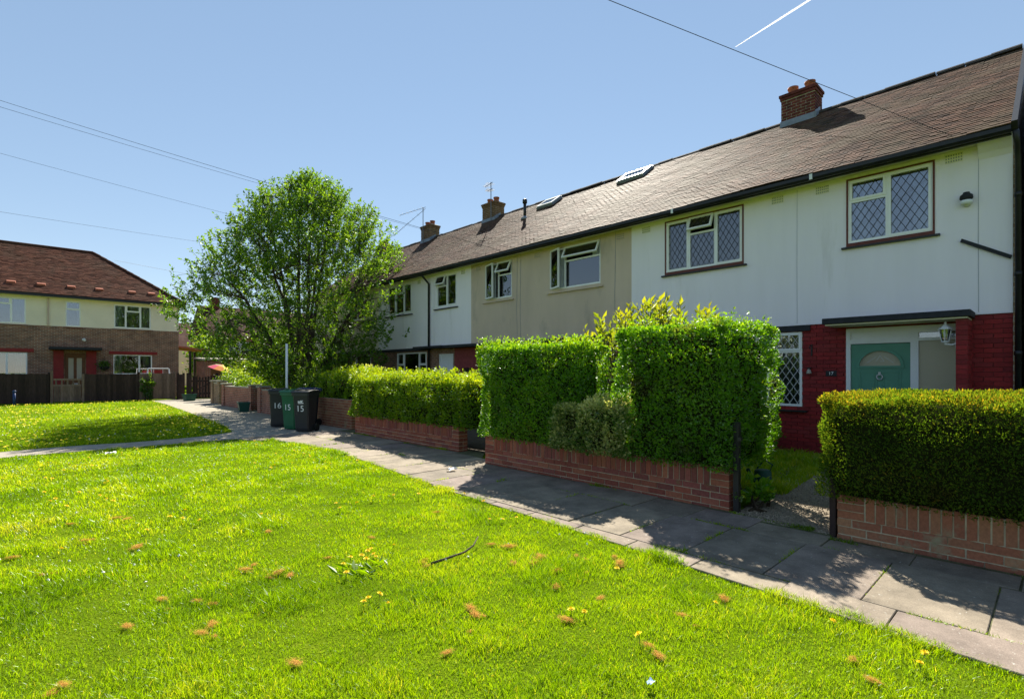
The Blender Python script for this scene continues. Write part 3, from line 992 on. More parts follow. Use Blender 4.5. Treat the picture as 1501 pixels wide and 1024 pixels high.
mb = MB()
for k in range(12):
    t0, t1 = 2 * math.pi * k / 12, 2 * math.pi * (k + 1) / 12
    mb.tube([terr(DC + .042 * math.cos(t0), -.03, 1.46 + .048 * math.sin(t0)), terr(DC + .042 * math.cos(t1), -.03, 1.46 + .048 * math.sin(t1))], .010, 6)
mb.box(DC - .018, DC + .018, -.05, -.022, 1.49, 1.55, terr)
mb.build('door_knocker', 'metal', door)
mb = MB(); mb.box(D0 + .04, D0 + .075, -.05, -.04, .92, 1.12, terr); mb.tube([terr(D0 + .057, -.045, 1.0), terr(D0 + .057, 0.0, 1.0), terr(D0 + .15, 0.0, 1.0)], .010, 7)
mb.build('door_handle', 'gold', door)
# eaves details, downpipe, corbel, batten, alarm
for a in (1.05, 2.95, 3.75, 6.75): vent(h17, a, 4.92 if a > 1.2 else 4.95)
mb = MB(); mb.hexa([terr(.475, .002, 4.90), terr(.86, .002, 4.90), terr(.86, .06, 4.98), terr(.475, .06, 4.98), terr(.475, .002, 5.128), terr(.86, .002, 5.128), terr(.86, .29, 5.128), terr(.475, .29, 5.128)])
mb.build('eaves_corbel', 'render_white', h17)
mb = MB(); mb.tube([(10.60, .42, 5.10), (10.72, .41, 4.95), (10.93, .41, 4.72), (10.93, .41, .02)], .036, 10)
for z in (4.2, 3.0, 1.8, .8): mb.tube([(10.93, .41, z), (10.93, .41, z + .07)], .045, 10)
mb.build('downpipe', 'black', h17, True)
mb = MB(); c0 = terr(1.02, .0, 3.62); 
mb.hexa([terr(1.08, .002, 3.64), terr(1.06, .002, 3.69), terr(.475, .002, 3.33), terr(.495, .002, 3.28), terr(1.08, .04, 3.64), terr(1.06, .04, 3.69), terr(.475, .04, 3.33), terr(.495, .04, 3.28)])
mb.build('wall_batten', 'felt', h17)
for a in (3.50, .86):
    mb = MB(); mb.tube([terr(a, .004, 2.5), terr(a + .004, .004, 3.6), terr(a, .004, 5.1)], .0025, 5); mb.build('wall_cable', 'lead', h17)
for a in (3.1, 5.9):
    mb = MB(); mb.box(a, a + .05, .445, .465, 5.09, 5.19, terr); mb.build('gutter_clip', 'white_metal', h17)
chimney(h17, 4.16, 4.96, 'brick_stack')

al = thing('outside_light', 'dark ball shaped outdoor sensor light on white base by the upper window', 'light', terr(1.0, .0, 4.3))
mb = MB(); mb.lathe([(0, .07), (.06, .085), (.07, .06)], terr(1.0, .07, 4.215), 14); mb.tube([terr(1.0, .0, 4.24), terr(1.0, .07, 4.24)], .05, 12); mb.build('base', 'white_metal', al, True)
mb = MB(); mb.lathe([(.0, .06), (.03, .085), (.08, .08), (.11, .045), (.13, .04), (.135, .0)], terr(1.0, .07, 4.28), 14); mb.build('lamp_head', 'felt', al, True)

# wall lantern on the porch pier
ln = thing('wall_lantern', 'white metal carriage lantern on the porch pier beside the green door', 'lantern', terr(1.22, .40, 2.0))
LX, LY = XW - .40, 1.22
mb = MB(); mb.tube([(LX, 1.088, 2.0), (LX, 1.13, 1.98), (LX, 1.20, 1.985), (LX, LY, 2.02)], .012, 7); mb.box(LX - .03, LX + .03, 1.084, 1.096, 1.93, 2.10); mb.build('bracket', 'white_metal', ln)
mb = MB(); mb.lathe([(-.04, .012), (-.01, .02), (.0, .05), (.02, .055)], (LX, LY, 2.02), 6); mb.build('foot', 'white_metal', ln)
mb = MB(); mb.lathe([(.20, .10), (.205, .105), (.24, .07), (.27, .03), (.29, .012), (.31, .018), (.33, .004)], (LX, LY, 2.02), 6)
mb.build('cap', 'white_metal', ln)
mb = MB()
for k in range(6):
    t0 = 2 * math.pi * k / 6
    mb.tube([(LX + .05 * math.cos(t0), LY + .05 * math.sin(t0), 2.04), (LX + .088 * math.cos(t0), LY + .088 * math.sin(t0), 2.222)], .006, 4)
mb.build('cage', 'white_metal', ln)
mb = MB(); mb.lathe([(.022, .046), (.198, .082)], (LX, LY, 2.02), 6); mb.build('lantern_glass', 'glass', ln)

def text_mesh(txt, size, m, name, parent, origin, right, up, depth=.002):
    cu = bpy.data.curves.new('t', 'FONT'); cu.body = txt; cu.size = size; cu.extrude = depth / 2
    cu.align_x = 'CENTER'; cu.align_y = 'CENTER'
    ob = bpy.data.objects.new('t', cu); col.objects.link(ob)
    dg = bpy.context.evaluated_depsgraph_get()
    me = bpy.data.meshes.new_from_object(ob.evaluated_get(dg))
    bpy.data.objects.remove(ob); bpy.data.curves.remove(cu)
    r, u = Vector(right).normalized(), Vector(up).normalized(); n_ = r.cross(u)
    o0 = root_loc(parent)
    for v in me.vertices:
        v.co = Vector(origin) + r * v.co.x + u * v.co.y + n_ * v.co.z - o0
    me.materials.clear(); me.materials.append(MT[m])
    return link(name, me, parent)

pl = thing('house_number_plate', 'small dark plate with white number 17 on red brick', 'sign', terr(2.92, .0, 1.52))
mb = MB(); mb.box(2.83, 3.01, -.019, -.008, 1.47, 1.575, terr); mb.build('plate', 'felt', pl, bevel=.003)
text_mesh('17', .085, 'white', 'number', pl, terr(2.92, -.0065, 1.522), (0, -1, 0), (0, 0, 1))
hk = thing('hanging_basket_bracket', 'black iron bracket on the red brick above the house number', 'bracket', terr(3.25, 0, 1.95))
mb = MB(); mb.box(3.235, 3.26, -.019, -.005, 1.86, 2.08, terr); mb.tube([terr(3.247, -.01, 2.06), terr(3.24, .12, 2.04), terr(3.24, .16, 1.99)], .007, 5); mb.build('arm', 'black', hk)
bl = thing('wall_bell', 'small pale bell shaped ornament on red brick under the iron bracket', 'ornament', terr(3.28, 0, 1.6))
mb = MB(); mb.lathe([(0, .05), (.02, .045), (.07, .03), (.09, .008)], terr(3.28, .04, 1.52), 10); mb.build('bell', 'stone', bl, True)
mb = MB(); mb.box(3.25, 3.31, -.019, .05, 1.612, 1.64, terr); mb.build('hanger', 'black', bl)

# ---- number 15
W3 = (8.23, 10.0, 3.88, 5.02); W4 = (11.6, 12.84, 3.88, 5.02); G15 = (8.1, 10.0, .9, 2.3); D15 = (12.3, 13.2, -.2, 2.2)
h15, roof15 = terr_house(*H15, 'render_beige', 'brick_far', [W3, W4], [G15, D15], 'beige pebbledashed terraced house with open upper casements behind the tall hedge', 2)
window(h15, terr, *W3, [(.70, 1, 0, 1, ('amax', 20)), (0, .70, 0, .66, None), (0, .70, .66, 1, ('top', 26))], 'render_beige', None)
window(h15, terr, *W4, [(.52, 1, 0, 1, ('amax', 18)), (0, .52, 0, .64, None), (0, .52, .64, 1, ('top', 26))], 'render_beige', None)
window(h15, terr, *G15, [(0, .3, 0, 1, None, 1), (.3, .7, 0, 1, None), (.7, 1, 0, 1, None, 1)], 'black', None)
mb = MB(); mb.box(7.30, 14.62, .0, .45, 2.385, 2.47, terr); mb.build('door_canopy', 'felt', h15)
mb = MB(); mb.box(12.32, 13.18, -.12, -.07, 0, 2.18, terr); mb.build('front_door', 'door_white', h15)
mb = MB(); mb.box(13.25, 14.52, -.029, -.014, -.05, 2.384, terr); mb.build('red_porch_wall', 'red_paint', h15, label='red painted brick porch wall')
for a in (7.75, 11.2, 11.35):
    mb = MB(); mb.tube([terr(a, .004, 2.5), terr(a + .03, .004, 3.4), terr(a, .004, 5.1)], .005, 5); mb.build('wall_cable', 'lead', h15)
for a in (7.5, 10.4, 13.1): vent(h15, a, 4.9, m='render_beige')
skylight(roof15, 4.02, 4.75, 8.75, 9.75, 0)
skylight(roof15, 4.02, 4.70, 12.5, 13.3, 0)
fl = thing('flue_pipe', 'black capped flue pipe rising from the tiled roof', 'pipe', roofpt(3.3, 13.35))
p = roofpt(3.3, 13.35)
mb = MB(); mb.tube([(p[0], p[1], p[2] - .05), (p[0], p[1], p[2] + .62)], .055, 10); mb.build('pipe', 'black', fl, True)
mb = MB(); mb.lathe([(.55, .055), (.57, .085), (.70, .085), (.72, .05)], p, 10); mb.build('cap', 'black', fl, True)
mb = MB(); mb.lathe([(-.04, .16), (.05, .12), (.10, .06)], p, 10); mb.build('collar', 'lead', fl, True)
pb = thing('post_box', 'small black letter box on the red porch wall', 'letter box', terr(13.75, .02, 1.45))
mb = MB(); mb.box(13.60, 13.90, -.013, .10, 1.38, 1.62, terr); mb.build('box_body', 'black', pb, bevel=.01)
mb = MB(); mb.hexa([terr(13.58, -.013, 1.622), terr(13.92, -.013, 1.622), terr(13.92, .13, 1.622), terr(13.58, .13, 1.622), terr(13.58, -.013, 1.70), terr(13.92, -.013, 1.70), terr(13.92, .12, 1.64), terr(13.58, .12, 1.64)]); mb.build('lid', 'black', pb)

# ---- number 13
W5 = (14.4, 15.6, 3.90, 5.02); W6 = (17.27, 19.05, 3.88, 5.02); G13 = (16.25, 18.35, .9, 2.3); D13 = (14.62, 15.45, -.2, 2.2)
h13, roof13 = terr_house(*H13, 'render_white', 'brick_far', [W5, W6], [G13, D13], 'white rendered terraced house with black downpipe and white front door', 3)
window(h13, terr, *W5, [(.50, 1, 0, .66, None), (.50, 1, .66, 1, ('top', 20)), (0, .50, 0, 1, None, 1)], 'felt', None)
window(h13, terr, *W6, [(0, .33, 0, 1, None, 1), (.33, .66, 0, .7, None), (.33, .66, .7, 1, None, 1), (.66, 1, 0, 1, None, 1)], 'felt', None)
window(h13, terr, *G13, [(0, .25, 0, .66, None), (0, .25, .66, 1, None, 1), (.25, .75, 0, 1, None), (.75, 1, 0, .66, None), (.75, 1, .66, 1, None, 1)], 'felt', None)
mb = MB(); mb.box(16.0, 19.78, -.03, .10, 2.36, 2.46, terr); mb.build('window_lintel', 'felt', h13)
mb = MB(); mb.box(14.63, 16.4, .0, .5, 2.40, 2.475, terr); mb.build('door_canopy', 'felt', h13)
mb = MB(); rails(mb, terr, 14.62, 15.45, -.05, 2.2, -.10, -.02, .05); mb.build('door_frame', 'door_white', h13)
mb = MB(); mb.box(14.67, 15.40, -.09, -.05, 0, 2.15, terr); dd = mb.build('front_door', 'door_white', h13)
mb = MB(); mb.poly_prism([terr(15.0, -.049, 1.2), terr(15.10, -.049, 1.2), terr(15.06, -.049, 1.75), terr(15.02, -.049, 1.6)], (-.004, 0, 0)); mb.build('door_glass', 'felt', dd)
mb = MB(); rails(mb, terr, 14.75, 15.32, .9, 1.95, -.05, -.04, .02); mb.build('door_panel', 'door_white', dd)
mb = MB(); mb.tube([(10.60, 16.0, 5.10), (10.75, 16.0, 4.98), (10.94, 16.0, 4.80), (10.94, 16.0, .02)], .04, 10); mb.build('downpipe', 'black', h13, True)
for a in (13.9, 16.6): vent(h13, a, 4.9)
chimney(h13, 16.2, 17.0, 'brick_stack_y', 2, 8.72)

# ---- number 11 behind the tree
W7 = (20.6, 22.3, 3.88, 5.02); W8 = (23.8, 25.0, 3.88, 5.02); G11 = (20.5, 22.4, .9, 2.3); D11 = (24.6, 25.5, -.2, 2.2)
h11, roof11 = terr_house(*H11, 'render_cream', 'brick_far', [W7, W8], [G11, D11], 'cream rendered end house of the terrace half hidden behind the tree', 4)
window(h11, terr, *W7, [(0, .33, 0, 1, None, 1), (.33, .66, 0, 1, None), (.66, 1, 0, 1, None, 1)], 'felt', None)
window(h11, terr, *W8, [(0, .5, 0, 1, None, 1), (.5, 1, 0, 1, None, 1)], 'felt', None)
window(h11, terr, *G11, [(0, .3, 0, 1, None, 1), (.3, .7, 0, 1, None), (.7, 1, 0, 1, None, 1)], 'felt', None)
mb = MB(); rails(mb, terr, 24.6, 25.5, -.05, 2.2, -.10, -.02, .07); mb.build('door_frame', 'door_white', h11)
mb = MB(); mb.box(24.67, 25.43, -.09, -.05, 0, 2.13, terr); mb.build('front_door', 'door_brown', h11)
mb = MB(); mb.box(20.2, 25.9, -.03, .12, 2.36, 2.46, terr); mb.build('window_lintel', 'felt', h11)
chimney(h11, 20.9, 21.7, 'brick_stack_y', 2, 8.72)
chimney(h11, 25.4, 26.1, 'brick_stack_y', 1, 8.55)
mb = MB()
for yy in (26.302, ):
    mb.poly_prism([(XW, yy, 0), (18.6, yy, 0), (18.6, yy, 5.15), (14.7, yy, 8.0), (XW, yy, 5.15)], (0, .1, 0))
mb.build('gable_wall', 'brick_far', h11)
mb = MB(); mb.poly_prism([(XW + .01, .468, 0), (18.6, .468, 0), (18.6, .468, 5.15), (14.7, .468, 8.0), (XW + .01, .468, 5.15)], (0, -.02, 0)); mb.build('gable_wall', 'brick_yel', h17)
mb = MB(); mb.hexa([roofpt(-.05, .40, -.09), roofpt(SLEN, .40, -.09), roofpt(SLEN, .468, -.09), roofpt(-.05, .468, -.09), roofpt(-.05, .40, .06), roofpt(SLEN, .40, .06), roofpt(SLEN, .468, .06), roofpt(-.05, .468, .06)]); mb.build('verge_board', 'black', h17)

# neighbour whose brick corner shows past the downpipe
nb = thing('brick_house', 'brown stock brick house next door beyond the black downpipe', 'house', (11.6, -2.5, 0))
mb = MB(); mb.box(11.25, 18, -6.5, .30, -.1, 5.3); mb.build('wall', 'brick_yel', nb)
mb = MB(); mb.poly_prism([(10.95, -6.7, 5.25), (14.6, -6.7, 7.3), (18.3, -6.7, 5.25), (18.3, -6.7, 5.1), (10.95, -6.7, 5.1)], (0, 7.02, 0)); mb.build('roof', 'tile_left', nb)
mb = MB(); mb.box(10.85, 10.948, -6.7, .31, 5.08, 5.24); mb.build('gutter', 'black', nb)

# TV aerials
def aerial(label, x, y, zb, zt, yagi):
    t = thing('tv_aerial', label, 'aerial', (x, y, zb), 'aerials on the chimneys')
    mb = MB(); mb.tube([(x, y, zb), (x, y, zt)], .018, 6); mb.build('mast', 'alu', t)
    mb = MB()
    for (dx, dy, dz, L, up) in yagi:
        d = Vector((dx, dy, up)).normalized(); c = Vector((x, y, zt + dz))
        mb.tube([c - d * .15, c + d * L], .011, 5)
        s_ = d.cross(Vector((0, 0, 1))).normalized()
        for k in range(7):
            q = c + d * (L * k / 6); w = .19 - .012 * k
            mb.tube([q - s_ * w, q + s_ * w], .006, 4)
    mb.build('antenna', 'alu', t)
aerial('tall thin aerial mast on the brown chimney above the black downpipe', 14.3, 16.35, 7.7, 9.5, [(.2, 1, -.05, .5, 0), (.2, 1, -.3, .3, 0)])
aerial('rooftop aerial with a long slanting boom beside the tree', 14.3, 21.4, 7.6, 9.6, [(-.6, .75, -.15, 1.9, -.75), (-.5, .85, -.02, 1.3, -.2)])

# ================================================================== LOW GARDEN WALLS
garden_wall('low red brick wall with soldier coping under the tall clipped hedge', 5.68, 2.50, 6.64, 4, 'brick_low')
garden_wall('low weathered brick wall with soldier coping under the dark conifer hedge', 5.50, -3.2, 1.41, 3, 'brick_low_b', z0=-.02)
garden_wall('low red brick wall with soldier coping under the bright privet hedge', 6.12, 7.94, 12.2, 4, 'brick_low')
garden_wall('short pale brick wall end standing behind the black bin marked 15', 6.42, 13.0, 15.2, 11, 'brick_low_b', soldier=False)
def far_wall(label, x, y0, y1, h, piers, mt='brick_bg'):
    t = thing('garden_wall', label, 'wall', (x, (y0 + y1) / 2, 0))
    mb = MB(); mb.box(x, x + .2, y0, y1, -.02, h); mb.build('wall_body', mt, t)
    mb = MB(); mb.box(x - .02, x + .22, y0, y1, h + .001, h + .05); mb.build('coping', 'stone', t)
    for yy in piers:
        mb = MB(); mb.box(x - .06, x + .28, yy - .17, yy + .17, -.02, h + .1); pr = mb.build('pier', mt, t)
        mb = MB(); mb.box(x - .10, x + .32, yy - .21, yy + .21, h + .101, h + .16); mb.build('pier_cap', 'stone', pr)
far_wall('brick garden wall with two piers beneath the tree', 6.62, 15.9, 21.2, .86, (16.2, 20.9))
far_wall('shaded brick garden wall beyond the tree next to the bushes', 6.78, 22.3, 26.6, .88, (22.5, 26.4))
far_wall('short brick wall with piers by the dark wooden gate', 6.95, 27.6, 29.2, .98, (27.8, 29.0), 'brick_yel')

# gate posts at number 17
gt = thing('gate_post', 'slim black metal gate post at the end of the tall hedge wall', 'post', (5.72, 2.43, 0))
mb = MB(); mb.box(5.69, 5.75, 2.40, 2.46, -.05, 1.0); mb.build('post', 'black', gt)
mb = MB(); mb.box(5.66, 5.70, 2.36, 2.40, .80, .84); mb.build('latch', 'black', gt)
gt = thing('gate_post', 'short worn timber gate post beside the conifer hedge wall', 'post', (5.56, 1.45, 0))
mb = MB(); mb.box(5.51, 5.58, 1.425, 1.475, -.05, .56); mb.build('post', 'fence', gt)
mb = MB(); mb.box(5.58, 5.66, 1.43, 1.455, .0, .70); mb.build('gate_stile', 'black', gt)

# ================================================================== HEDGES
def hedge_points(x0, x1, y0, y1, z0, z1, n, r, bump, rng, wts=(1.4, .35, 1, 1, 1.1), shell=.05):
    """points and normals on a rounded, lumpy box: front(-X), back, -Y end, +Y end, top"""
    dx, dy, dz = x1 - x0, y1 - y0, z1 - z0
    A = np.array([dy * dz * wts[0], dy * dz * wts[1], dx * dz * wts[2], dx * dz * wts[3], dx * dy * wts[4]])
    f = rng.choice(5, n, p=A / A.sum())
    u = rng.random((n, 3))
    q = np.array([x0, y0, z0]) + u * np.array([dx, dy, dz])
    q[f == 0, 0] = x0; q[f == 1, 0] = x1; q[f == 2, 1] = y0; q[f == 3, 1] = y1; q[f == 4, 2] = z1
    lo = np.array([x0 + r, y0 + r, z0]); hi = np.array([x1 - r, y1 - r, z1 - r])
    c = np.clip(q, lo, hi)
    d = unit(q - c + 1e-9)
    p = c + d * r
    k = (vnoise(p[:, 1] * 2.2 + p[:, 0], p[:, 2] * 2.2 + 7) - .5) * bump * 1.4 + (vnoise(p[:, 1] * 6 + p[:, 0] * 6, p[:, 2] * 6) - .5) * bump
    hol = np.clip(vnoise(p[:, 1] * 4.3 + p[:, 0] * 3 + 11, p[:, 2] * 4.3 + 2) - .62, 0, 1) * bump * 2.2
    p = p + d * (k - hol - np.abs(rng.normal(0, shell, n)))[:, None]
    return p, d

def hedge(name, label, m, x0, x1, y0, y1, z0, z1, n, L, W, r=.15, bump=.08, seed=1, shoots=0, wts=(1.4, .35, 1, 1, 1.1), up=.4, core=.13, cat='hedge', shell=.05):
    rng = np.random.default_rng(seed)
    t = thing(name, label, cat, ((x0 + x1) / 2, (y0 + y1) / 2, z0))
    p, d = hedge_points(x0, x1, y0, y1, z0, z1, n, r, bump, rng, wts, shell)
    D = d * .8 + rng.normal(size=(n, 3)) * .65 + np.array([0, 0, up])
    rnd = np.clip(.38 + .45 * (vnoise(p[:, 1] * 3, p[:, 2] * 3) - .5) + rng.normal(0, .2, n) + .22 * (d[:, 2] > .5), 0, 1)  # upward-facing leaves lighter: sunlit tops put into the leaf tone
    if shoots:
        # fresh shoots standing above the clipped top
        b, dd = hedge_points(x0, x1, y0, y1, z0, z1, shoots, r, bump, rng, (.3, .1, .3, .3, 3))
        P2, D2 = [], []
        for k in range(9):
            hgt = rng.random(shoots) * .02 + .018 * k
            ax = unit(dd * .4 + np.array([0, 0, 1]) + rng.normal(0, .15, (shoots, 3)))
            P2.append(b + ax * hgt[:, None]); D2.append(ax * .5 + rng.normal(0, .6, (shoots, 3)))
        P2 = np.concatenate(P2); D2 = np.concatenate(D2)
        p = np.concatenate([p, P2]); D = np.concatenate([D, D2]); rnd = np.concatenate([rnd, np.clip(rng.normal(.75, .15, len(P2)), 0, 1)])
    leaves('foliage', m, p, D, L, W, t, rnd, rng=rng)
    mb = MB(); mb.box(x0 + core, x1 - core, y0 + core, y1 - core, z0, z1 - core)  # solid dark box added inside the foliage to block the view through
    mb.build('inner_core', 'hedge_core', t, bevel=min(.12, r))
    return t

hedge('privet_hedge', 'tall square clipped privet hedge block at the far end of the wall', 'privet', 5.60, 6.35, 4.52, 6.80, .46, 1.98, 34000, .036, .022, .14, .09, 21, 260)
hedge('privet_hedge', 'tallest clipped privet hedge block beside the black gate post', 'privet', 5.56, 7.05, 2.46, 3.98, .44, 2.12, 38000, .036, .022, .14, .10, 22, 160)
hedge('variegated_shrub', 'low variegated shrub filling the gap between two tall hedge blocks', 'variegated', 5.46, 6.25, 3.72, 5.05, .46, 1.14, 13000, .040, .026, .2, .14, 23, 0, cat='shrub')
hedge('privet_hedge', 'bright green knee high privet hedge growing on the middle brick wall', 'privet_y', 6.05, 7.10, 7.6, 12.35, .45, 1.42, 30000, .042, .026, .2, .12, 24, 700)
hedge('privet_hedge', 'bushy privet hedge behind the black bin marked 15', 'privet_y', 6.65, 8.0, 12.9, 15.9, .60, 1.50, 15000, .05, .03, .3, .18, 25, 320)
hedge('conifer_hedge', 'dense dark conifer hedge with golden lit top and rounded end', 'conifer', 5.34, 6.95, -3.4, 1.58, .40, 1.34, 125000, .026, .011, .15, .07, 26, 0, up=.7, core=.09, wts=(1.6, .2, 1.4, .7, 1.6), shell=.035)

def shrub(name, label, m, c, rad, n, L, W, seed, cat='shrub', stems=5, clump=.6):
    """loose shrub: leaves on clumped shoots plus stems"""
    rng = np.random.default_rng(seed)
    t = thing(name, label, cat, (c[0], c[1], 0))
    c = np.array(c, float); rad = np.array(rad, float)
    k = max(12, n // 45)
    u = unit(rng.normal(size=(k, 3))); rr = rng.random(k) ** .4
    cc = c + u * rr[:, None] * rad
    cc[:, 2] = np.maximum(cc[:, 2], .15)
    idx = rng.integers(0, k, n)
    p = cc[idx] + rng.normal(size=(n, 3)) * rad * .16 * clump
    p[:, 2] = np.maximum(p[:, 2], .05)
    D = unit(p - c) + rng.normal(size=(n, 3)) * .6 + np.array([0, 0, .3])
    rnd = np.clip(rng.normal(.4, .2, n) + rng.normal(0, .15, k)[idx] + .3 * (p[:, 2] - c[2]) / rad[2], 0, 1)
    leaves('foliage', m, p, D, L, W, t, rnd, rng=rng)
    mb = MB()
    for i in range(stems):
        e = cc[rng.integers(0, k)]
        b = np.array([c[0] + rng.normal(0, .08), c[1] + rng.normal(0, .08), 0])
        mid = (b + e) / 2 + rng.normal(0, .08, 3)
        mb.tube([b, mid, e], [.022, .016, .006], 6)
    mb.build('stems', 'twig', t)
    return t

# big-leaved laurel behind the tall hedge
def laurel():
    rng = np.random.default_rng(31)
    t = thing('laurel_shrub', 'yellow green big leaved laurel shoots rising behind the tall hedge', 'shrub', (7.75, 4.9, 0))
    P, D, Rn = [], [], []
    mb = MB()
    for i in range(95):
        x, y = 7.75 + rng.normal(0, .34), 4.75 + rng.normal(0, .62)
        zt = 2.45 + .35 * rng.random() - .38 * abs(y - 4.9) * (y > 4.9) - .30 * abs(y - 4.6) * (y < 4.6)
        z0_ = zt - .7
        tip = np.array([x + rng.normal(0, .12), y + rng.normal(0, .12), zt]); b = np.array([x, y, z0_])
        mb.tube([(7.75 + (x - 7.75) * .3, 4.8 + (y - 4.8) * .3, .0), (x, y, z0_), tuple(tip)], [.016, .010, .004], 5)
        for k in range(13):
            f = .25 + .75 * k / 12
            p = b + (tip - b) * f; a = k * 2.4 + rng.random()
            d = np.array([math.cos(a), math.sin(a), .55 + .9 * (f - .3)])
            P.append(p); D.append(d); Rn.append(.25 + .6 * f + rng.normal(0, .12))
    leaves('foliage', 'laurel', np.array(P), np.array(D), .125, .055, t, np.array(Rn), rng=rng)
    mb.build('stems', 'twig', t)
laurel()
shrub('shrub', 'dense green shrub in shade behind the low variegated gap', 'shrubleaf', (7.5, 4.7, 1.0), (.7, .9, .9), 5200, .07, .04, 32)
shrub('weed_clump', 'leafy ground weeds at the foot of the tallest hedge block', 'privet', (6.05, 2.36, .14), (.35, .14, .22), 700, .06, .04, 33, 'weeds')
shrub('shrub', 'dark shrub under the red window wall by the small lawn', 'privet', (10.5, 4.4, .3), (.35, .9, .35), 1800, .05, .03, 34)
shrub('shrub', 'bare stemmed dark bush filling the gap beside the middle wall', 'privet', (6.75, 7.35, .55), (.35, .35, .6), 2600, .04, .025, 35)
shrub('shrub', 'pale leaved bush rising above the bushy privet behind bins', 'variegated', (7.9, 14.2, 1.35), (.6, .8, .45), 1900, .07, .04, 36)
i = 0
for (x, y, zc, rx, ry, rz, n, lab, m) in (
        (7.6, 18.0, .95, .7, 1.6, .75, 5200, 'green bush behind the brick wall at the tree foot', 'shrubleaf'),
        (8.2, 21.8, 1.0, 1.0, 1.8, .8, 5200, 'dark green bush between the tree and the terrace', 'privet'),
        (7.7, 24.6, 1.0, .8, 1.7, .75, 5200, 'sunlit yellow green bush over the shaded garden wall', 'privet_y'),
        (8.1, 28.0, 1.15, .9, 1.5, .9, 5200, 'bright bush overhanging the short wall by the gate', 'privet_y'),
        (8.9, 31.6, 1.2, 1.1, 1.2, 1.0, 4200, 'loose bush growing below the rainbow parasol', 'shrubleaf'),
        (5.0, 34.15, .75, .33, .2, .75, 1300, 'climbing weed tuft against the dark fence panel', 'shrubleaf')):
    shrub('bush', lab, m, (x, y, zc), (rx, ry, rz), n, .085, .05, 40 + i, 'bush'); i += 1

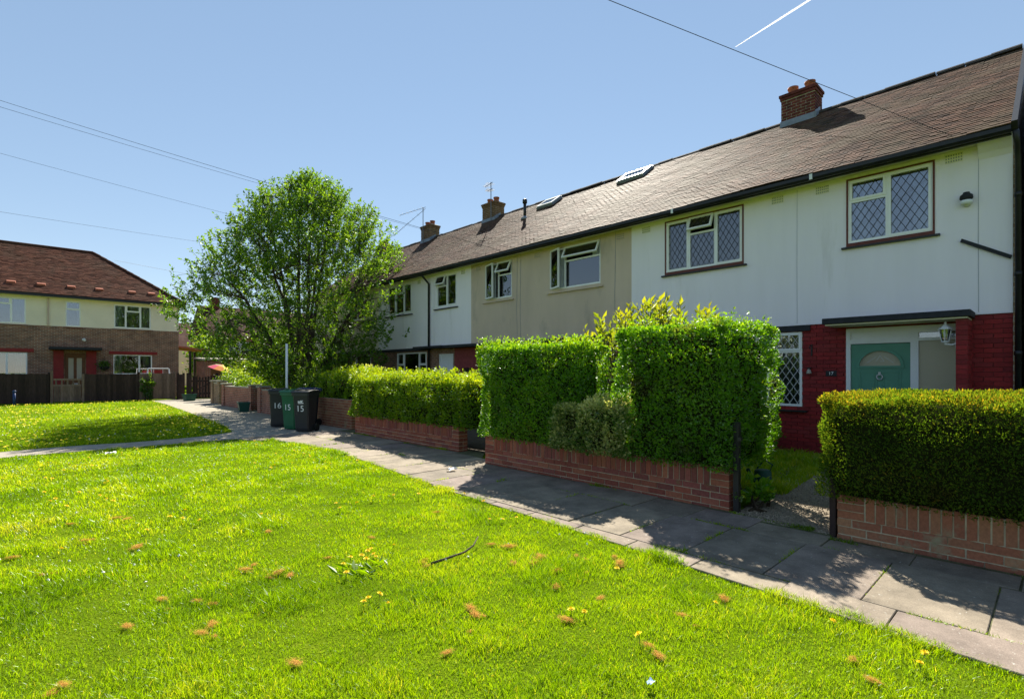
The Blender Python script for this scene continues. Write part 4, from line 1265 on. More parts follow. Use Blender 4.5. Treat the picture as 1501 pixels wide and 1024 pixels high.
# ================================================================== TREE
def tree():
    rng = np.random.default_rng(77)
    B = np.array([8.25, 20.9, 0.0])
    t = thing('broadleaf_tree', 'many stemmed leafy green tree standing between wall and end house', 'tree', tuple(B))
    zk = [1.3, 2.0, 3.0, 4.3, 5.6, 6.8, 7.9, 8.7, 9.3]
    rk = [1.7, 3.6, 4.4, 4.45, 4.1, 3.4, 2.4, 1.35, .3]
    C = np.array([8.40, 20.7])
    def inside_r(z): return np.interp(z, zk, rk)
    mb = MB()
    nodes = []
    # main stems
    for i in range(11):
        a = 2 * math.pi * i / 11 + rng.normal(0, .2)
        zt = rng.uniform(5.0, 9.0) if i % 3 else rng.uniform(3.2, 5.0)
        rr = inside_r(zt) * rng.uniform(.35, .8)
        tip = np.array([C[0] + rr * math.cos(a), C[1] + rr * math.sin(a), zt])
        b = B + np.array([.16 * math.cos(a), .16 * math.sin(a), 0])
        pts = []
        for k in range(9):
            f = k / 8
            h = f ** .85
            p = b + (tip - b) * np.array([f ** 1.25, f ** 1.25, h]) + rng.normal(0, .07, 3) * f
            pts.append(p)
        r0 = rng.uniform(.075, .12)
        mb.tube(pts, [r0 * (1 - .85 * k / 8) + .01 for k in range(9)], 8)
        for k in range(2, 9): nodes.append((pts[k], pts[k] - pts[k - 1], r0 * (1 - .85 * k / 8)))
    mb.tube([B - np.array([0, 0, .1]), B + np.array([0, 0, .25]), B + np.array([0, 0, .7])], [.34, .28, .16], 12)
    trunk_nodes = np.array([q[0] for q in nodes])
    # limbs
    sub = []
    for i in range(150):
        z = rng.uniform(1.9, 9.2); R_ = inside_r(z) * math.sqrt(rng.random()) * .93; a = rng.random() * 6.283
        tip = np.array([C[0] + R_ * math.cos(a), C[1] + R_ * math.sin(a), z])
        w = np.linalg.norm(trunk_nodes - tip, axis=1) + 2.0 * np.maximum(trunk_nodes[:, 2] - tip[2] + .4, 0)
        j = int(np.argmin(w)); st = trunk_nodes[j]
        pts = []
        for k in range(6):
            f = k / 5
            p = st + (tip - st) * np.array([f, f, f]) + np.array([0, 0, .18 * math.sin(math.pi * f)]) + rng.normal(0, .05, 3) * f
            pts.append(p); 
            if k > 0: sub.append(p)
        r0 = min(.04, max(.018, nodes[j][2] * .6))
        mb.tube(pts, [r0 * (1 - .8 * k / 5) + .004 for k in range(6)], 6)
    allnodes = np.concatenate([trunk_nodes, np.array(sub)])
    mb.build('trunk', 'bark', t, True)
    # twigs with leaves
    P, D, Rn = [], [], []
    tw = MB()
    nt_ = 5700
    z = np.interp(rng.random(nt_), np.cumsum(np.array([0, 2.2, 3.7, 4.8, 5.0, 4.0, 2.4, 1.2, .5])) / 23.8, zk)
    rr = inside_r(z) * (rng.random(nt_) ** .42)
    aa = rng.random(nt_) * 6.283
    rr *= .86 + .28 * vnoise(aa * 2.2 + 3, z * 1.1) + .10 * (rng.random(nt_) < .06)
    T = np.stack([C[0] + rr * np.cos(aa), C[1] + rr * np.sin(aa), z], 1)
    gap = vnoise(T[:, 0] * 1.1 + T[:, 1] * .7, T[:, 2] * 1.2 + T[:, 1] * .5)
    T = T[gap > .31]
    T = T[~((T[:, 0] > 10.35) & (T[:, 2] < 5.6))]
    for p in T:
        j = int(np.argmin(np.linalg.norm(allnodes - p, axis=1)))
        st = allnodes[j]
        out = np.array([p[0] - C[0], p[1] - C[1], 0]); out = out / (np.linalg.norm(out) + .3)
        d = out * .6 + np.array([0, 0, .75 + .35 * (p[2] > 6.0)]) + rng.normal(0, .32, 3)
        d /= np.linalg.norm(d)
        L = rng.uniform(.25, .55) * (1.5 if p[2] > 7 or rng.random() < .06 else 1)
        b = p - d * L * .5; e = p + d * L * .5
        if np.linalg.norm(b - st) < 1.3:
            tw.tube([st, b, e], [.007, .005, .002], 3, False)
        else:
            tw.tube([b, e], [.005, .002], 3, False)
        nl = int(17 * L / .4)
        f = rng.random(nl)
        P.append(b + (e - b) * f[:, None] + rng.normal(0, .02, (nl, 3)))
        D.append(d * .5 + rng.normal(0, .75, (nl, 3)))
        Rn.append(rng.normal(.35 + .3 * (rr.mean() < 0), .2, nl) + rng.normal(0, .12))
    P = np.concatenate(P); D = np.concatenate(D); Rn = np.concatenate(Rn)
    keep = ~((P[:, 0] > 10.5) & (P[:, 2] < 5.4))
    leaves('crown', 'treeleaf', P[keep], D[keep], .10, .055, t, Rn[keep], rng=rng)
    tw.build('twigs', 'twig', t, kind='stuff')
tree()

# ================================================================== BINS AND PATH THINGS
def wheelie_bin(label, m, lidm, x, y, rz, num=None, mark=False, h=1.0, group='wheelie bins on the path'):
    t = thing('wheelie_bin', label, 'bin', (x, y, .008), group)
    ca, sa = math.cos(rz), math.sin(rz)
    f = lambda u, v, w: (x + u * ca - v * sa, y + u * sa + v * ca, .008 + w)     # u: front(-) to back(+), v: width
    f0_ = f
    f = lambda u, v, w: f0_(u * .80, v * .80, w)
    mb = MB()
    lv = [(.02, .20, .215, .225), (.10, .225, .225, .232), (.75, .275, .285, .262), (.93, .30, .30, .27), (.93, .335, .335, .30), (1.0, .335, .335, .30)]
    rings = []
    for (z, fu, bu, hv) in lv:
        z *= h
        c = .04
        ring = [(-fu + c, -hv), (bu - c, -hv), (bu, -hv + c), (bu, hv - c), (bu - c, hv), (-fu + c, hv), (-fu, hv - c), (-fu, -hv + c)]
        rings.append([f(u, v, z) for u, v in ring])
    b = 0
    for r_ in rings: mb.v += r_
    for i in range(len(rings) - 1):
        for k in range(8):
            k2 = (k + 1) % 8
            mb.f.append((i * 8 + k, i * 8 + k2, (i + 1) * 8 + k2, (i + 1) * 8 + k))
    mb.f.append(tuple(range(7, -1, -1))); mb.f.append(tuple(range(len(rings) * 8 - 8, len(rings) * 8)))
    mb.build('bin_body', m, t)
    mb = MB()
    prof = [(-.36, 1.005), (-.36, 1.03), (-.30, 1.06), (.0, 1.085), (.30, 1.075), (.36, 1.05), (.36, 1.005)]
    c0 = [f(u, -.305, w * h) for u, w in prof]
    mb.poly_prism(c0, Vector(f(0, .305, 0)) - Vector(f(0, -.305, 0)))
    ld = mb.build('lid', lidm, t, bevel=.008)
    mb = MB()
    for v in (-.15, .15): mb.box(-.20, .24, v - .05, v + .05, 1.078 * h, 1.095 * h, f)
    mb.build('lid_rib', lidm, ld)
    mb = MB(); mb.tube([f(.36, -.22, .97 * h), f(.43, -.22, .99 * h), f(.43, .22, .99 * h), f(.36, .22, .97 * h)], .016, 8); mb.build('handle', m, t)
    for v in (-.27, .27):
        mb = MB(); c = Vector(f(.24, v, .092)); ax = (Vector(f(.24, v + .03, .092)) - c)
        mb.tube([c - ax, c + ax], .10, 16); mb.build('wheel', 'rubber', t)
    fz = lambda z: -(.225 + (.275 - .225) * (z / h - .1) / .65) - .004
    right = Vector(f(0, -1, 0)) - Vector(f(0, 0, 0)); 
    slope = Vector(f(fz(.9 * h), 0, .9 * h)) - Vector(f(fz(.3 * h), 0, .3 * h))
    if num:
        z = .60 * h
        text_mesh(num, .22, 'white', 'number', t, f(fz(z), .02, z), right, slope)
    if mark:
        z = .80 * h
        mb = MB()
        for (u0, u1, za, zb) in ((-.09, .10, .735, .755), (-.09, -.02, .765, .80), (-.01, .06, .765, .86), (.02, .09, .80, .88)):
            mb.hexa([f(fz(za) , -u0, za), f(fz(za), -u1, za), f(fz(za) + .003, -u1, za), f(fz(za) + .003, -u0, za), f(fz(zb), -u0, zb), f(fz(zb), -u1, zb), f(fz(zb) + .003, -u1, zb), f(fz(zb) + .003, -u0, zb)])
        mb.build('crest', 'white', t)
    return t
wheelie_bin('black wheelie bin marked 15 in front of the pale brick wall end', 'plas_black', 'plas_black', 5.36, 13.45, R(38), '15', True)
wheelie_bin('green wheelie bin squeezed between two black bins', 'plas_green', 'plas_green', 5.36, 14.25, R(30), '15', False, .99)
wheelie_bin('black wheelie bin marked 16 on the far side of the green one', 'plas_black', 'plas_black', 5.30, 15.15, R(62), '16', False)
wheelie_bin('wheelie bin with blue lid standing behind the green bin', 'plas_black', 'plas_blue', 6.02, 14.90, R(20))

lp = thing('white_post', 'slim white metal post rising behind the bins into the tree', 'post', (5.80, 15.95, 0))
mb = MB(); mb.tube([(5.80, 15.95, -.05), (5.80, 15.95, 2.40)], .034, 12); mb.build('pole', 'white_metal', lp, True)
mb = MB(); mb.lathe([(0, .06), (.06, .056), (.10, .035)], (5.80, 15.95, 0), 12); mb.build('foot_collar', 'white_metal', lp, True)

def crate(label, x, y, rz, m='plas_teal', s=1):
    t = thing('recycling_box', label, 'box', (x, y, .008))
    ca, sa = math.cos(rz), math.sin(rz)
    f = lambda u, v, w: (x + u * ca - v * sa, y + u * sa + v * ca, .008 + w)
    mb = MB()
    bt = [(-.22, -.15), (.22, -.15), (.22, .15), (-.22, .15)]; tp = [(-.28, -.20), (.28, -.20), (.28, .20), (-.28, .20)]
    ti = [(-.265, -.185), (.265, -.185), (.265, .185), (-.265, .185)]
    mb.v += [f(u, v, 0) for u, v in bt] + [f(u, v, .36 * s) for u, v in tp] + [f(u, v, .36 * s) for u, v in ti] + [f(u * .95, v * .95, .02) for u, v in bt]
    mb.f.append((3, 2, 1, 0)); mb.f.append((12, 13, 14, 15))
    for k in range(4):
        k2 = (k + 1) % 4
        mb.f += [(k, k2, 4 + k2, 4 + k), (4 + k, 4 + k2, 8 + k2, 8 + k), (8 + k, 8 + k2, 12 + k2, 12 + k)]
    mb.build('box_body', m, t)
    mb = MB(); rails(mb, lambda a, n, z: f(a, z, .325 * s + n), -.30, .30, -.22, .22, 0, .04, .03); mb.build('rim', m, t)
crate('green plastic recycling box left before the dark wooden gate', 6.55, 32.0, .3)
crate('dark green recycling box against the brick wall under the tree', 6.32, 21.9, 1.4)

bk = thing('watering_can', 'small dark green watering can on the grass by the hedge', 'watering can', (6.95, 2.62, .0))
mb = MB(); mb.lathe([(0, .10), (.01, .115), (.24, .10), (.26, .085)], (6.95, 2.62, .03), 16); mb.build('can_body', 'plas_teal', bk, True)
mb = MB(); mb.tube([(6.95, 2.54, .26), (6.95, 2.50, .37), (6.95, 2.60, .42), (6.95, 2.69, .30)], .011, 7); mb.build('handle', 'plas_teal', bk)
mb = MB(); mb.tube([(6.87, 2.64, .09), (6.75, 2.68, .22), (6.68, 2.70, .32)], [.026, .018, .024], 8); mb.build('spout', 'plas_teal', bk)

# ================================================================== LEFT HOUSE
LX0, LX1, LYB = -7.0, 7.1, 46.0
LE, LR, LGZ = 5.72, 9.0, .3
lh = thing('hipped_house', 'brown brick house with cream upper band and hipped roof behind the fence', 'house', ((LX0 + LX1) / 2, YL, 0))
def px2a(px): # pixel column to X on the left house front
    ang = math.atan((px - 750.5) / 759) + R(43.5); return YL * math.tan(ang)
def px2z(px, py):
    th = R(43.5); a = px2a(px); d = a * math.sin(th) + YL * math.cos(th); return H_EYE + (545 - py) / 759 * d
uw = [(px2a(-40), px2a(38), px2z(20, 473), px2z(20, 436)), (px2a(96), px2a(118), px2z(107, 478), px2z(107, 442)), (px2a(167), px2a(221), px2z(195, 481), px2z(195, 448))]
gw = [(px2a(-40), px2a(40), px2z(20, 549), px2z(20, 516)), (px2a(166), px2a(223), px2z(195, 548), px2z(195, 520))]
ldoor = (px2a(95), px2a(125), LGZ - .2, px2z(110, 518))
zs = px2z(130, 480)
mb = MB(); wall_open(mb, lhou, LX0, LX1, zs, LE - .05, 0, -.25, uw); mb.build('upper_wall', 'render_cream', lh)
mb = MB(); wall_open(mb, lhou, LX0, LX1, -.1, zs - .001, .012, -.25, gw + [ldoor]); mb.build('ground_floor_wall', 'brick_far', lh)
mb = MB(); mb.box(LX0, LX0 + .25, YL + .252, LYB, -.1, LE - .05); mb.box(LX1 - .25, LX1, YL + .252, LYB, -.1, LE - .05); mb.box(LX0 + .26, LX1 - .26, LYB - .25, LYB, -.1, LE - .05); mb.build('side_wall', 'brick_far', lh)
mb = MB(); mb.box(LX0 + .26, LX1 - .26, YL + 3, YL + 3.1, 0, LE); mb.box(LX0 + .26, LX1 - .26, YL + .26, LYB - .3, 2.9, 3.05); mb.box(LX0 + .26, LX1 - .26, YL + .26, LYB - .3, LE - .04, LE); mb.build('room_partition', 'room', lh)
window(lh, lhou, *uw[0], [(0, .35, 0, 1, None, 1), (.35, .70, 0, .75, None), (.35, .7, .75, 1, None, 1), (.7, 1, 0, 1, None, 1)], 'wood_red', None)
window(lh, lhou, *uw[1], [(0, 1, 0, .68, None), (0, 1, .68, 1, None, 1)], 'wood_red', None)
window(lh, lhou, *uw[2], [(0, .32, 0, 1, None, 1), (.32, .70, 0, .72, None), (.32, .7, .72, 1, None, 1), (.7, 1, 0, 1, None, 1)], 'wood_red', None)
window(lh, lhou, *gw[0], [(0, .6, 0, 1, None), (.6, 1, 0, 1, None, 1)], 'felt', None)
window(lh, lhou, *gw[1], [(0, .65, 0, 1, None), (.65, 1, 0, 1, None, 1)], 'felt', None)
MT['red_trim'] = mat('red_trim_paint', (.24, .018, .018), .55, .15)
for g in gw:
    mb = MB(); mb.box(g[0] - .2, g[1] + .25, .0125, .05, g[3] + .02, g[3] + .20, lhou); mb.build('window_lintel', 'red_trim', lh)
mb = MB(); mb.box(px2a(71), px2a(147), .02, 1.0, px2z(110, 513) , px2z(110, 509.5), lhou); mb.build('door_canopy', 'felt', lh)
for (pa, pb_) in ((78, 93), (126, 141)):
    mb = MB(); mb.box(px2a(pa), px2a(pb_), .0125, .10, .1, px2z(110, 514), lhou); mb.build('porch_pier', 'red_trim', lh)
mb = MB(); mb.box(ldoor[0], ldoor[1], -.12, -.06, .1, ldoor[3], lhou); ld = mb.build('front_door', 'door_brown', lh)
lw = (ldoor[1] - ldoor[0])
for f0 in (.17, .58):
    mb = MB(); mb.box(ldoor[0] + lw * f0, ldoor[0] + lw * (f0 + .25), -.058, -.05, 1.1, ldoor[3] - .25, lhou); mb.build('door_glass', 'frosted', ld)
mb = MB(); mb.box(ldoor[0] + lw * .35, ldoor[0] + lw * .65, -.058, -.045, .85, .93, lhou); mb.build('letter_plate', 'metal', ld)
ov = .3
c = [(LX0 - ov, YL - ov), (LX1 + ov, YL - ov), (LX1 + ov, LYB + ov), (LX0 - ov, LYB + ov)]
ym = (YL + LYB) / 2
RXE = 3.3
mb = MB()
mb.v += [(x, y, LE) for x, y in c] + [(LX0 - ov, ym, LR), (RXE, ym, LR)] + [(x, y, LE - .12) for x, y in c]
mb.f += [(0, 1, 5, 4), (1, 2, 5), (2, 3, 4, 5), (3, 0, 4), (9, 8, 7, 6), (0, 6, 7, 1), (1, 7, 8, 2), (2, 8, 9, 3), (3, 9, 6, 0)]
lroof = mb.build('roof', 'deck', lh)
# stepped tile courses on the two slopes that show
def course(e0, e1, r0, r1, n, seed, lift=.055):
    rng = np.random.default_rng(seed)
    e0, e1, r0, r1 = (np.array(v, float) for v in (e0, e1, r0, r1))
    nn = np.cross(e1 - e0, r0 - e0); nn /= np.linalg.norm(nn)
    if nn[2] < 0: nn = -nn
    V = []; Rn = []
    for i in range(n):
        f0, f1 = i / n, (i + 1.05) / n
        a0, a1, b0, b1 = e0 + (r0 - e0) * f0, e1 + (r1 - e1) * f0, e0 + (r0 - e0) * f1, e1 + (r1 - e1) * f1
        L = np.linalg.norm(a1 - a0); m_ = max(1, int(L / .26))
        for k in range(m_):
            u0, u1 = k / m_, (k + .985) / m_
            h = lift + rng.normal(0, .005)
            p, q, p2, q2 = a0 + (a1 - a0) * u0, a0 + (a1 - a0) * u1, b0 + (b1 - b0) * u0, b0 + (b1 - b0) * u1
            V += [p + nn * (h - .035), q + nn * (h - .035), q + nn * h, p + nn * h, q2 + nn * .028, p2 + nn * .028]
            Rn.append(rng.random())
    m_ = len(Rn); b = (np.arange(m_) * 6)[:, None]
    F = np.concatenate([b + np.array([[0, 1, 2, 3]]), b + np.array([[3, 2, 4, 5]])])
    np_mesh('tile_courses', 'tile_left', np.array(V), F, np.repeat(Rn, 6), lroof, 'stuff')
course((*c[0], LE), (*c[1], LE), (LX0 - ov, ym, LR), (RXE, ym, LR), 46, 1)
course((*c[1], LE), (*c[2], LE), (RXE, ym, LR), (RXE + .01, ym + .01, LR), 46, 2)
mb = MB()
mb.tube([(LX0 - ov, ym, LR + .03), (RXE, ym, LR + .03)], .10, 8)
for k in range(14):
    f0, f1 = k / 14, (k + .97) / 14
    p0 = Vector((*c[1], LE + .04)).lerp(Vector((RXE, ym, LR + .03)), f0); p1 = Vector((*c[1], LE + .04)).lerp(Vector((RXE, ym, LR + .03)), f1)
    mb.tube([p0, p1], [.10, .085], 8)
mb.build('hip_tiles', 'tile_left', lroof)
mb = MB(); mb.box(LX0 - ov, LX1 + ov, ov - .001, ov + .10, LE - .14, LE - .02, lhou); mb.build('gutter', 'black', lh)
mb = MB(); mb.box(LX0, LX1, .001, ov - .01, LE - .16, LE - .125, lhou); mb.build('soffit', 'soffit', lh)
for pxx, pyy in ((16, 419), (60, 423), (104, 425.5), (145, 429.5), (193, 433.5), (221, 436)):
    a = px2a(pxx); s_ = .16
    q = Vector((a * (1 + .016), YL - ov + (ym - YL + ov) * s_, LE + (LR - LE) * s_ + .05))
    mb = MB(); mb.hexa([(q.x - .2, q.y - .14, q.z - .12), (q.x + .2, q.y - .14, q.z - .12), (q.x + .2, q.y + .14, q.z + .06), (q.x - .2, q.y + .14, q.z + .06), (q.x - .16, q.y - .14, q.z + .02), (q.x + .16, q.y - .14, q.z + .02), (q.x + .18, q.y + .14, q.z + .1), (q.x - .18, q.y + .14, q.z + .1)])
    mb.build('roof_vent_tile', 'terracotta', lroof)
mb = MB(); mb.tube([lhou(px2a(70), .05, LE - .15), lhou(px2a(70), .05, zs + .02)], .04, 8); mb.build('downpipe', 'render_beige', lh)
bsk = thing('hanging_basket', 'round green hanging basket on the brick wall of the hipped house', 'basket', lhou(px2a(152), .25, 1.9))
bz = px2z(152, 537)
mb = MB(); mb.lathe([(-.22, .05), (-.12, .20), (0, .25), (.02, .24)], lhou(px2a(152), .28, bz), 12); mb.tube([lhou(px2a(152), .012, bz + .6), lhou(px2a(152), .28, bz + .6), lhou(px2a(152), .28, bz)], .012, 5); mb.build('basket', 'felt', bsk)
rg = np.random.default_rng(3)
P = np.array(lhou(px2a(152), .28, bz + .05)) + rg.normal(0, .12, (500, 3))
leaves('flowers', 'shrubleaf', P, rg.normal(size=(500, 3)), .10, .06, bsk, rg.random(500), rng=rg)
cc = thing('security_camera', 'small white camera above the dark door canopy', 'camera', lhou(px2a(123), 0, px2z(123, 498)))
mb = MB(); zc = px2z(123, 499); mb.box(px2a(120), px2a(121) + .1, .013, .10, zc, zc + .1, lhou); mb.build('mount', 'white_metal', cc)
mb = MB(); mb.tube([lhou(px2a(123), .10, zc + .08), lhou(px2a(123), .42, zc)], .06, 10); mb.build('camera_body', 'white_metal', cc)

# dark fence, low gate
FY = 34.4
def fence(label, x0, x1, h, m='fence', y=FY):
    t = thing('board_fence', label, 'fence', ((x0 + x1) / 2, y, 0), 'dark fences before the hipped house')
    n = max(2, round((x1 - x0) / .125)); p = (x1 - x0) / n
    for z in (.3, h - .25):
        mb = MB(); mb.box(x0, x1, y + .016, y + .07, z, z + .08); mb.build('rail', m, t)
    me = None
    for k in range(n):
        if me is None:
            b = MB(); b.hexa([(x0 + .003, y - .012, .04), (x0 + p + .008, y - .004, .04), (x0 + p + .008, y + .012, .04), (x0 + .003, y + .012, .04), (x0 + .003, y - .012, h), (x0 + p + .008, y - .004, h), (x0 + p + .008, y + .012, h), (x0 + .003, y + .012, h)])
            o = b.build('board', m, t); me = o.data
        else:
            o = link('board', me, t)
        o.location = (k * p, random.uniform(-.003, .003), random.uniform(-.012, .012))
    for xx in np.arange(x0, x1 + .1, (x1 - x0) / max(1, round((x1 - x0) / 2.2))):
        mb = MB(); mb.box(xx - .05, xx + .05, y + .071, y + .17, -.1, h + .08); mb.build('post', m, t)
def fx(px): return FY * math.tan(math.atan((px - 750.5) / 759) + R(43.5))
fence('dark brown board fence with gate at its right end', -7.5, fx(72), 1.46)
fence('dark brown board fence below the hipped house window', fx(122), fx(203), 1.44)
fence('weathered brown board fence beside the tarmac path', fx(204), fx(256), 1.47, 'fence_pale')
MT['fence_pale2'] = MT['fence_pale']
g0, g1 = fx(76), fx(119)
gt = thing('garden_gate', 'pale weathered wooden gate with open top before the red porch', 'gate', ((g0 + g1) / 2, FY, 0))
for xx in (g0 - .06, g1 + .02):
    mb = MB(); mb.box(xx, xx + .10, FY - .02, FY + .10, -.1, 1.62 if xx < g1 else 1.45); mb.build('post', 'fence_pale', gt)
mb = MB(); 
for (za, zb) in ((1.14, 1.22), (.84, .92), (.12, .22)):
    mb = MB(); mb.box(g0 + .05, g1, FY, FY + .05, za, zb); mb.build('rail', 'fence_pale', gt)
n = 12
for k in range(n):
    a = g0 + .06 + (g1 - g0 - .07) * k / n; w = (g1 - g0 - .07) / n - .006
    mb = MB(); mb.box(a, a + w, FY - .02, FY - .001, .06, .84); mb.build('board', 'fence_pale', gt)
for k in range(5):
    a = g0 + .12 + (g1 - g0 - .25) * k / 4
    mb = MB(); mb.box(a, a + .07, FY + .005, FY + .045, .92, 1.14); mb.build('baluster', 'fence_pale', gt)

gx0, gx1, gy = 6.75, 8.15, 33.3
pg = thing('picket_gate', 'dark red brown picket gate closing the end of the tarmac path', 'gate', ((gx0 + gx1) / 2, gy, 0))
for k in range(9):
    a = gx0 + .08 + (gx1 - gx0 - .22) * k / 8
    hh = 1.25 + .12 * abs(k - 4) / 4
    mb = MB(); mb.box(a, a + .10, gy, gy + .02, .08, hh); mb.build('picket', 'fence', pg)
mb = MB()
for z in (.3, 1.0): mb.box(gx0 + .06, gx1 - .06, gy + .021, gy + .06, z, z + .09)
mb.hexa([(gx0 + .1, gy + .021, .38), (gx0 + .22, gy + .021, .38), (gx0 + .22, gy + .055, .38), (gx0 + .1, gy + .055, .38), (gx1 - .25, gy + .021, 1.0), (gx1 - .13, gy + .021, 1.0), (gx1 - .13, gy + .055, 1.0), (gx1 - .25, gy + .055, 1.0)])
mb.build('gate_frame', 'fence', pg)
for xx in (gx0 - .06, gx1):
    mb = MB(); mb.box(xx, xx + .11, gy - .03, gy + .09, -.1, 1.5); mb.build('post', 'fence', pg)
fence('short dark fence panel linking board fence and picket gate', fx(258), 6.66, 1.42, y=33.8)

# swing frame, parasol, blue pipe, shed, lean-to
sw = thing('swing_frame', 'small white framed child swing with red seat behind the fence', 'swing', (5.6, 35.6, 0))
SZ = .3
mb = MB()
for xx in (5.15, 6.35):
    for dy in (-.35, .35): mb.tube([(xx + (.1 if xx < 6 else -.1), 35.6, 1.75), (xx - (.1 if xx < 6 else -.1), 35.6 + dy, 0)], .03, 7)
mb.tube([(5.25, 35.6, 1.75), (6.25, 35.6, 1.75)], .03, 7); mb.build('frame', 'white_metal', sw)
mb = MB(); mb.box(5.5, 5.98, 35.45, 35.75, 1.32, 1.38); mb.box(5.5, 5.98, 35.70, 35.75, 1.38, 1.66); mb.build('seat', 'red_trim', sw)
mb = MB()
for xx in (5.52, 5.96): mb.tube([(xx, 35.6, 1.36), (xx, 35.6, 1.74)], .01, 5)
mb.build('rope', 'white_metal', sw)
MT['stripe0'] = mat('parasol_pink', (.55, .06, .12), .8, .05); MT['stripe1'] = mat('parasol_orange', (.70, .22, .03), .8, .05)
MT['stripe2'] = mat('parasol_yellow', (.75, .55, .04), .8, .05); MT['stripe3'] = mat('parasol_green', (.12, .40, .10), .8, .05)
um = thing('parasol', 'rainbow striped garden parasol tilted above the bushes', 'parasol', (8.0, 31.4, 0))
ctr = Vector((8.0, 31.4, 1.95)); tl = Matrix.Rotation(R(18), 3, Vector((.6, .8, 0)))
for k in range(8):
    mb = MB()
    for (r_, z_) in ((0, 0), (.35, -.08), (.68, -.28)):
        for tt in (k, k + 1):
            mb.v.append(tuple(ctr + tl @ Vector((r_ * math.cos(tt * math.pi / 4), r_ * math.sin(tt * math.pi / 4), z_))))
    mb.f += [(0, 2, 3), (2, 4, 5, 3)]
    mb.build('canopy_panel', 'stripe%d' % (k % 4), um)
mb = MB(); mb.tube([(8.0, 31.4, 0), tuple(ctr + Vector((0, 0, .04)))], .02, 6); mb.build('pole', 'white_metal', um)
bp = thing('blue_pipe', 'short blue plastic standpipe on the lawn before the dark fence', 'pipe', (-.22, 33.2, 0))
mb = MB(); mb.tube([(-.22, 33.2, -.05), (-.22, 33.2, .62)], .055, 10); mb.lathe([(.60, .07), (.68, .07), (.70, .04)], (-.22, 33.2, 0), 10); mb.build('pipe', 'plas_blue', bp, True)

sh = thing('brick_shed', 'red brick garden shed with flat pale roof beyond the picket gate', 'shed', (9.3, 36.6, 0))
mb = MB(); mb.box(8.2, 10.6, 35.9, 38.2, -.1, 2.25); mb.build('wall', 'brick_bg', sh)
mb = MB(); mb.hexa([(8.05, 35.7, 2.26), (10.75, 35.7, 2.26), (10.75, 38.4, 2.40), (8.05, 38.4, 2.40), (8.05, 35.7, 2.36), (10.75, 35.7, 2.36), (10.75, 38.4, 2.50), (8.05, 38.4, 2.50)]); mb.build('roof', 'stone', sh)
mb = MB(); mb.box(8.5, 9.2, 35.86, 35.898, 0, 1.95); mb.build('door', 'door_brown', sh)
lt = thing('lean_to', 'dark timber lean-to frame beside the hipped house', 'shelter', (8.1, 39.2, 0))
for xx, yy in ((7.9, 38.4), (8.7, 38.4), (8.7, 41)):
    mb = MB(); mb.box(xx - .06, xx + .06, yy - .06, yy + .06, -.1, 2.9); mb.build('post', 'black', lt)
mb = MB(); mb.hexa([(7.12, 38.2, 3.1), (8.95, 38.2, 2.92), (8.95, 41.2, 2.92), (7.12, 41.2, 3.1), (7.12, 38.2, 3.2), (8.95, 38.2, 3.02), (8.95, 41.2, 3.02), (7.12, 41.2, 3.2)]); mb.build('roof', 'terracotta', lt)

# houses and trees far behind
def far_house(label, x0, x1, y0, y1, eave, ridge, wins, wm='brick_bg'):
    t = thing('distant_house', label, 'house', ((x0 + x1) / 2, y0, 0), 'houses beyond the gardens')
    f = lambda a, n, z: (a, y0 - n, z)
    mb = MB(); wall_open(mb, f, x0, x1, -.1, eave, 0, -.25, wins); mb.box(x0, x0 + .2, y0 + .252, y1, -.1, eave); mb.box(x1 - .2, x1, y0 + .252, y1, -.1, eave); mb.box(x0 + .21, x1 - .21, y1 - .2, y1, -.1, eave)
    mb.build('wall', wm, t)
    mb = MB(); mb.box(x0 + .21, x1 - .21, y0 + 2, y0 + 2.1, 0, eave); mb.build('room_partition', 'room', t)
    ymid = (y0 + y1) / 2
    mb = MB(); mb.poly_prism([(x0 - .2, y0 - .3, eave), (x0 - .2, ymid, ridge), (x0 - .2, y1 + .3, eave)], (x1 - x0 + .4, 0, 0)); r_ = mb.build('roof', 'tile_left', t)
    mb = MB(); mb.box(x0 + 1, x0 + 1.7, ymid - .3, ymid + .3, ridge - .4, ridge + .9); mb.build('chimney', 'brick_stack', r_)
    for w in wins: window(t, f, *w, [(0, .5, 0, 1, None, 1), (.5, 1, 0, 1, None, 1)], 'stone', None, curtains=False)
far_house('red brick house with white window seen under the tree crown', 13.0, 24.0, 55, 63, 5.0, 8.2, [(14.6, 16.3, 3.3, 4.5), (19, 20.7, 3.3, 4.5), (14.6, 16.3, .9, 2.2)])
far_house('distant house with reddish roof between hipped house and shed', 9.6, 14.5, 68, 76, 4.4, 7.4, [(11, 12.5, 2.9, 4.0)], 'render_cream')
gr = thing('garage', 'low garage with pale sloping roof beyond the bushes', 'garage', (13.2, 45, 0))
mb = MB(); mb.box(11.6, 15.2, 45, 50, -.1, 1.9); mb.build('wall', 'brick_bg', gr)
mb = MB(); mb.hexa([(11.3, 44.7, 1.91), (15.5, 44.7, 1.91), (15.5, 50.3, 2.5), (11.3, 50.3, 2.5), (11.3, 44.7, 2.0), (15.5, 44.7, 2.0), (15.5, 50.3, 2.6), (11.3, 50.3, 2.6)]); mb.build('roof', 'stone', gr)
mb = MB(); mb.box(12.2, 14.6, 44.96, 44.998, 0, 1.8); mb.build('door', 'door_white', gr)

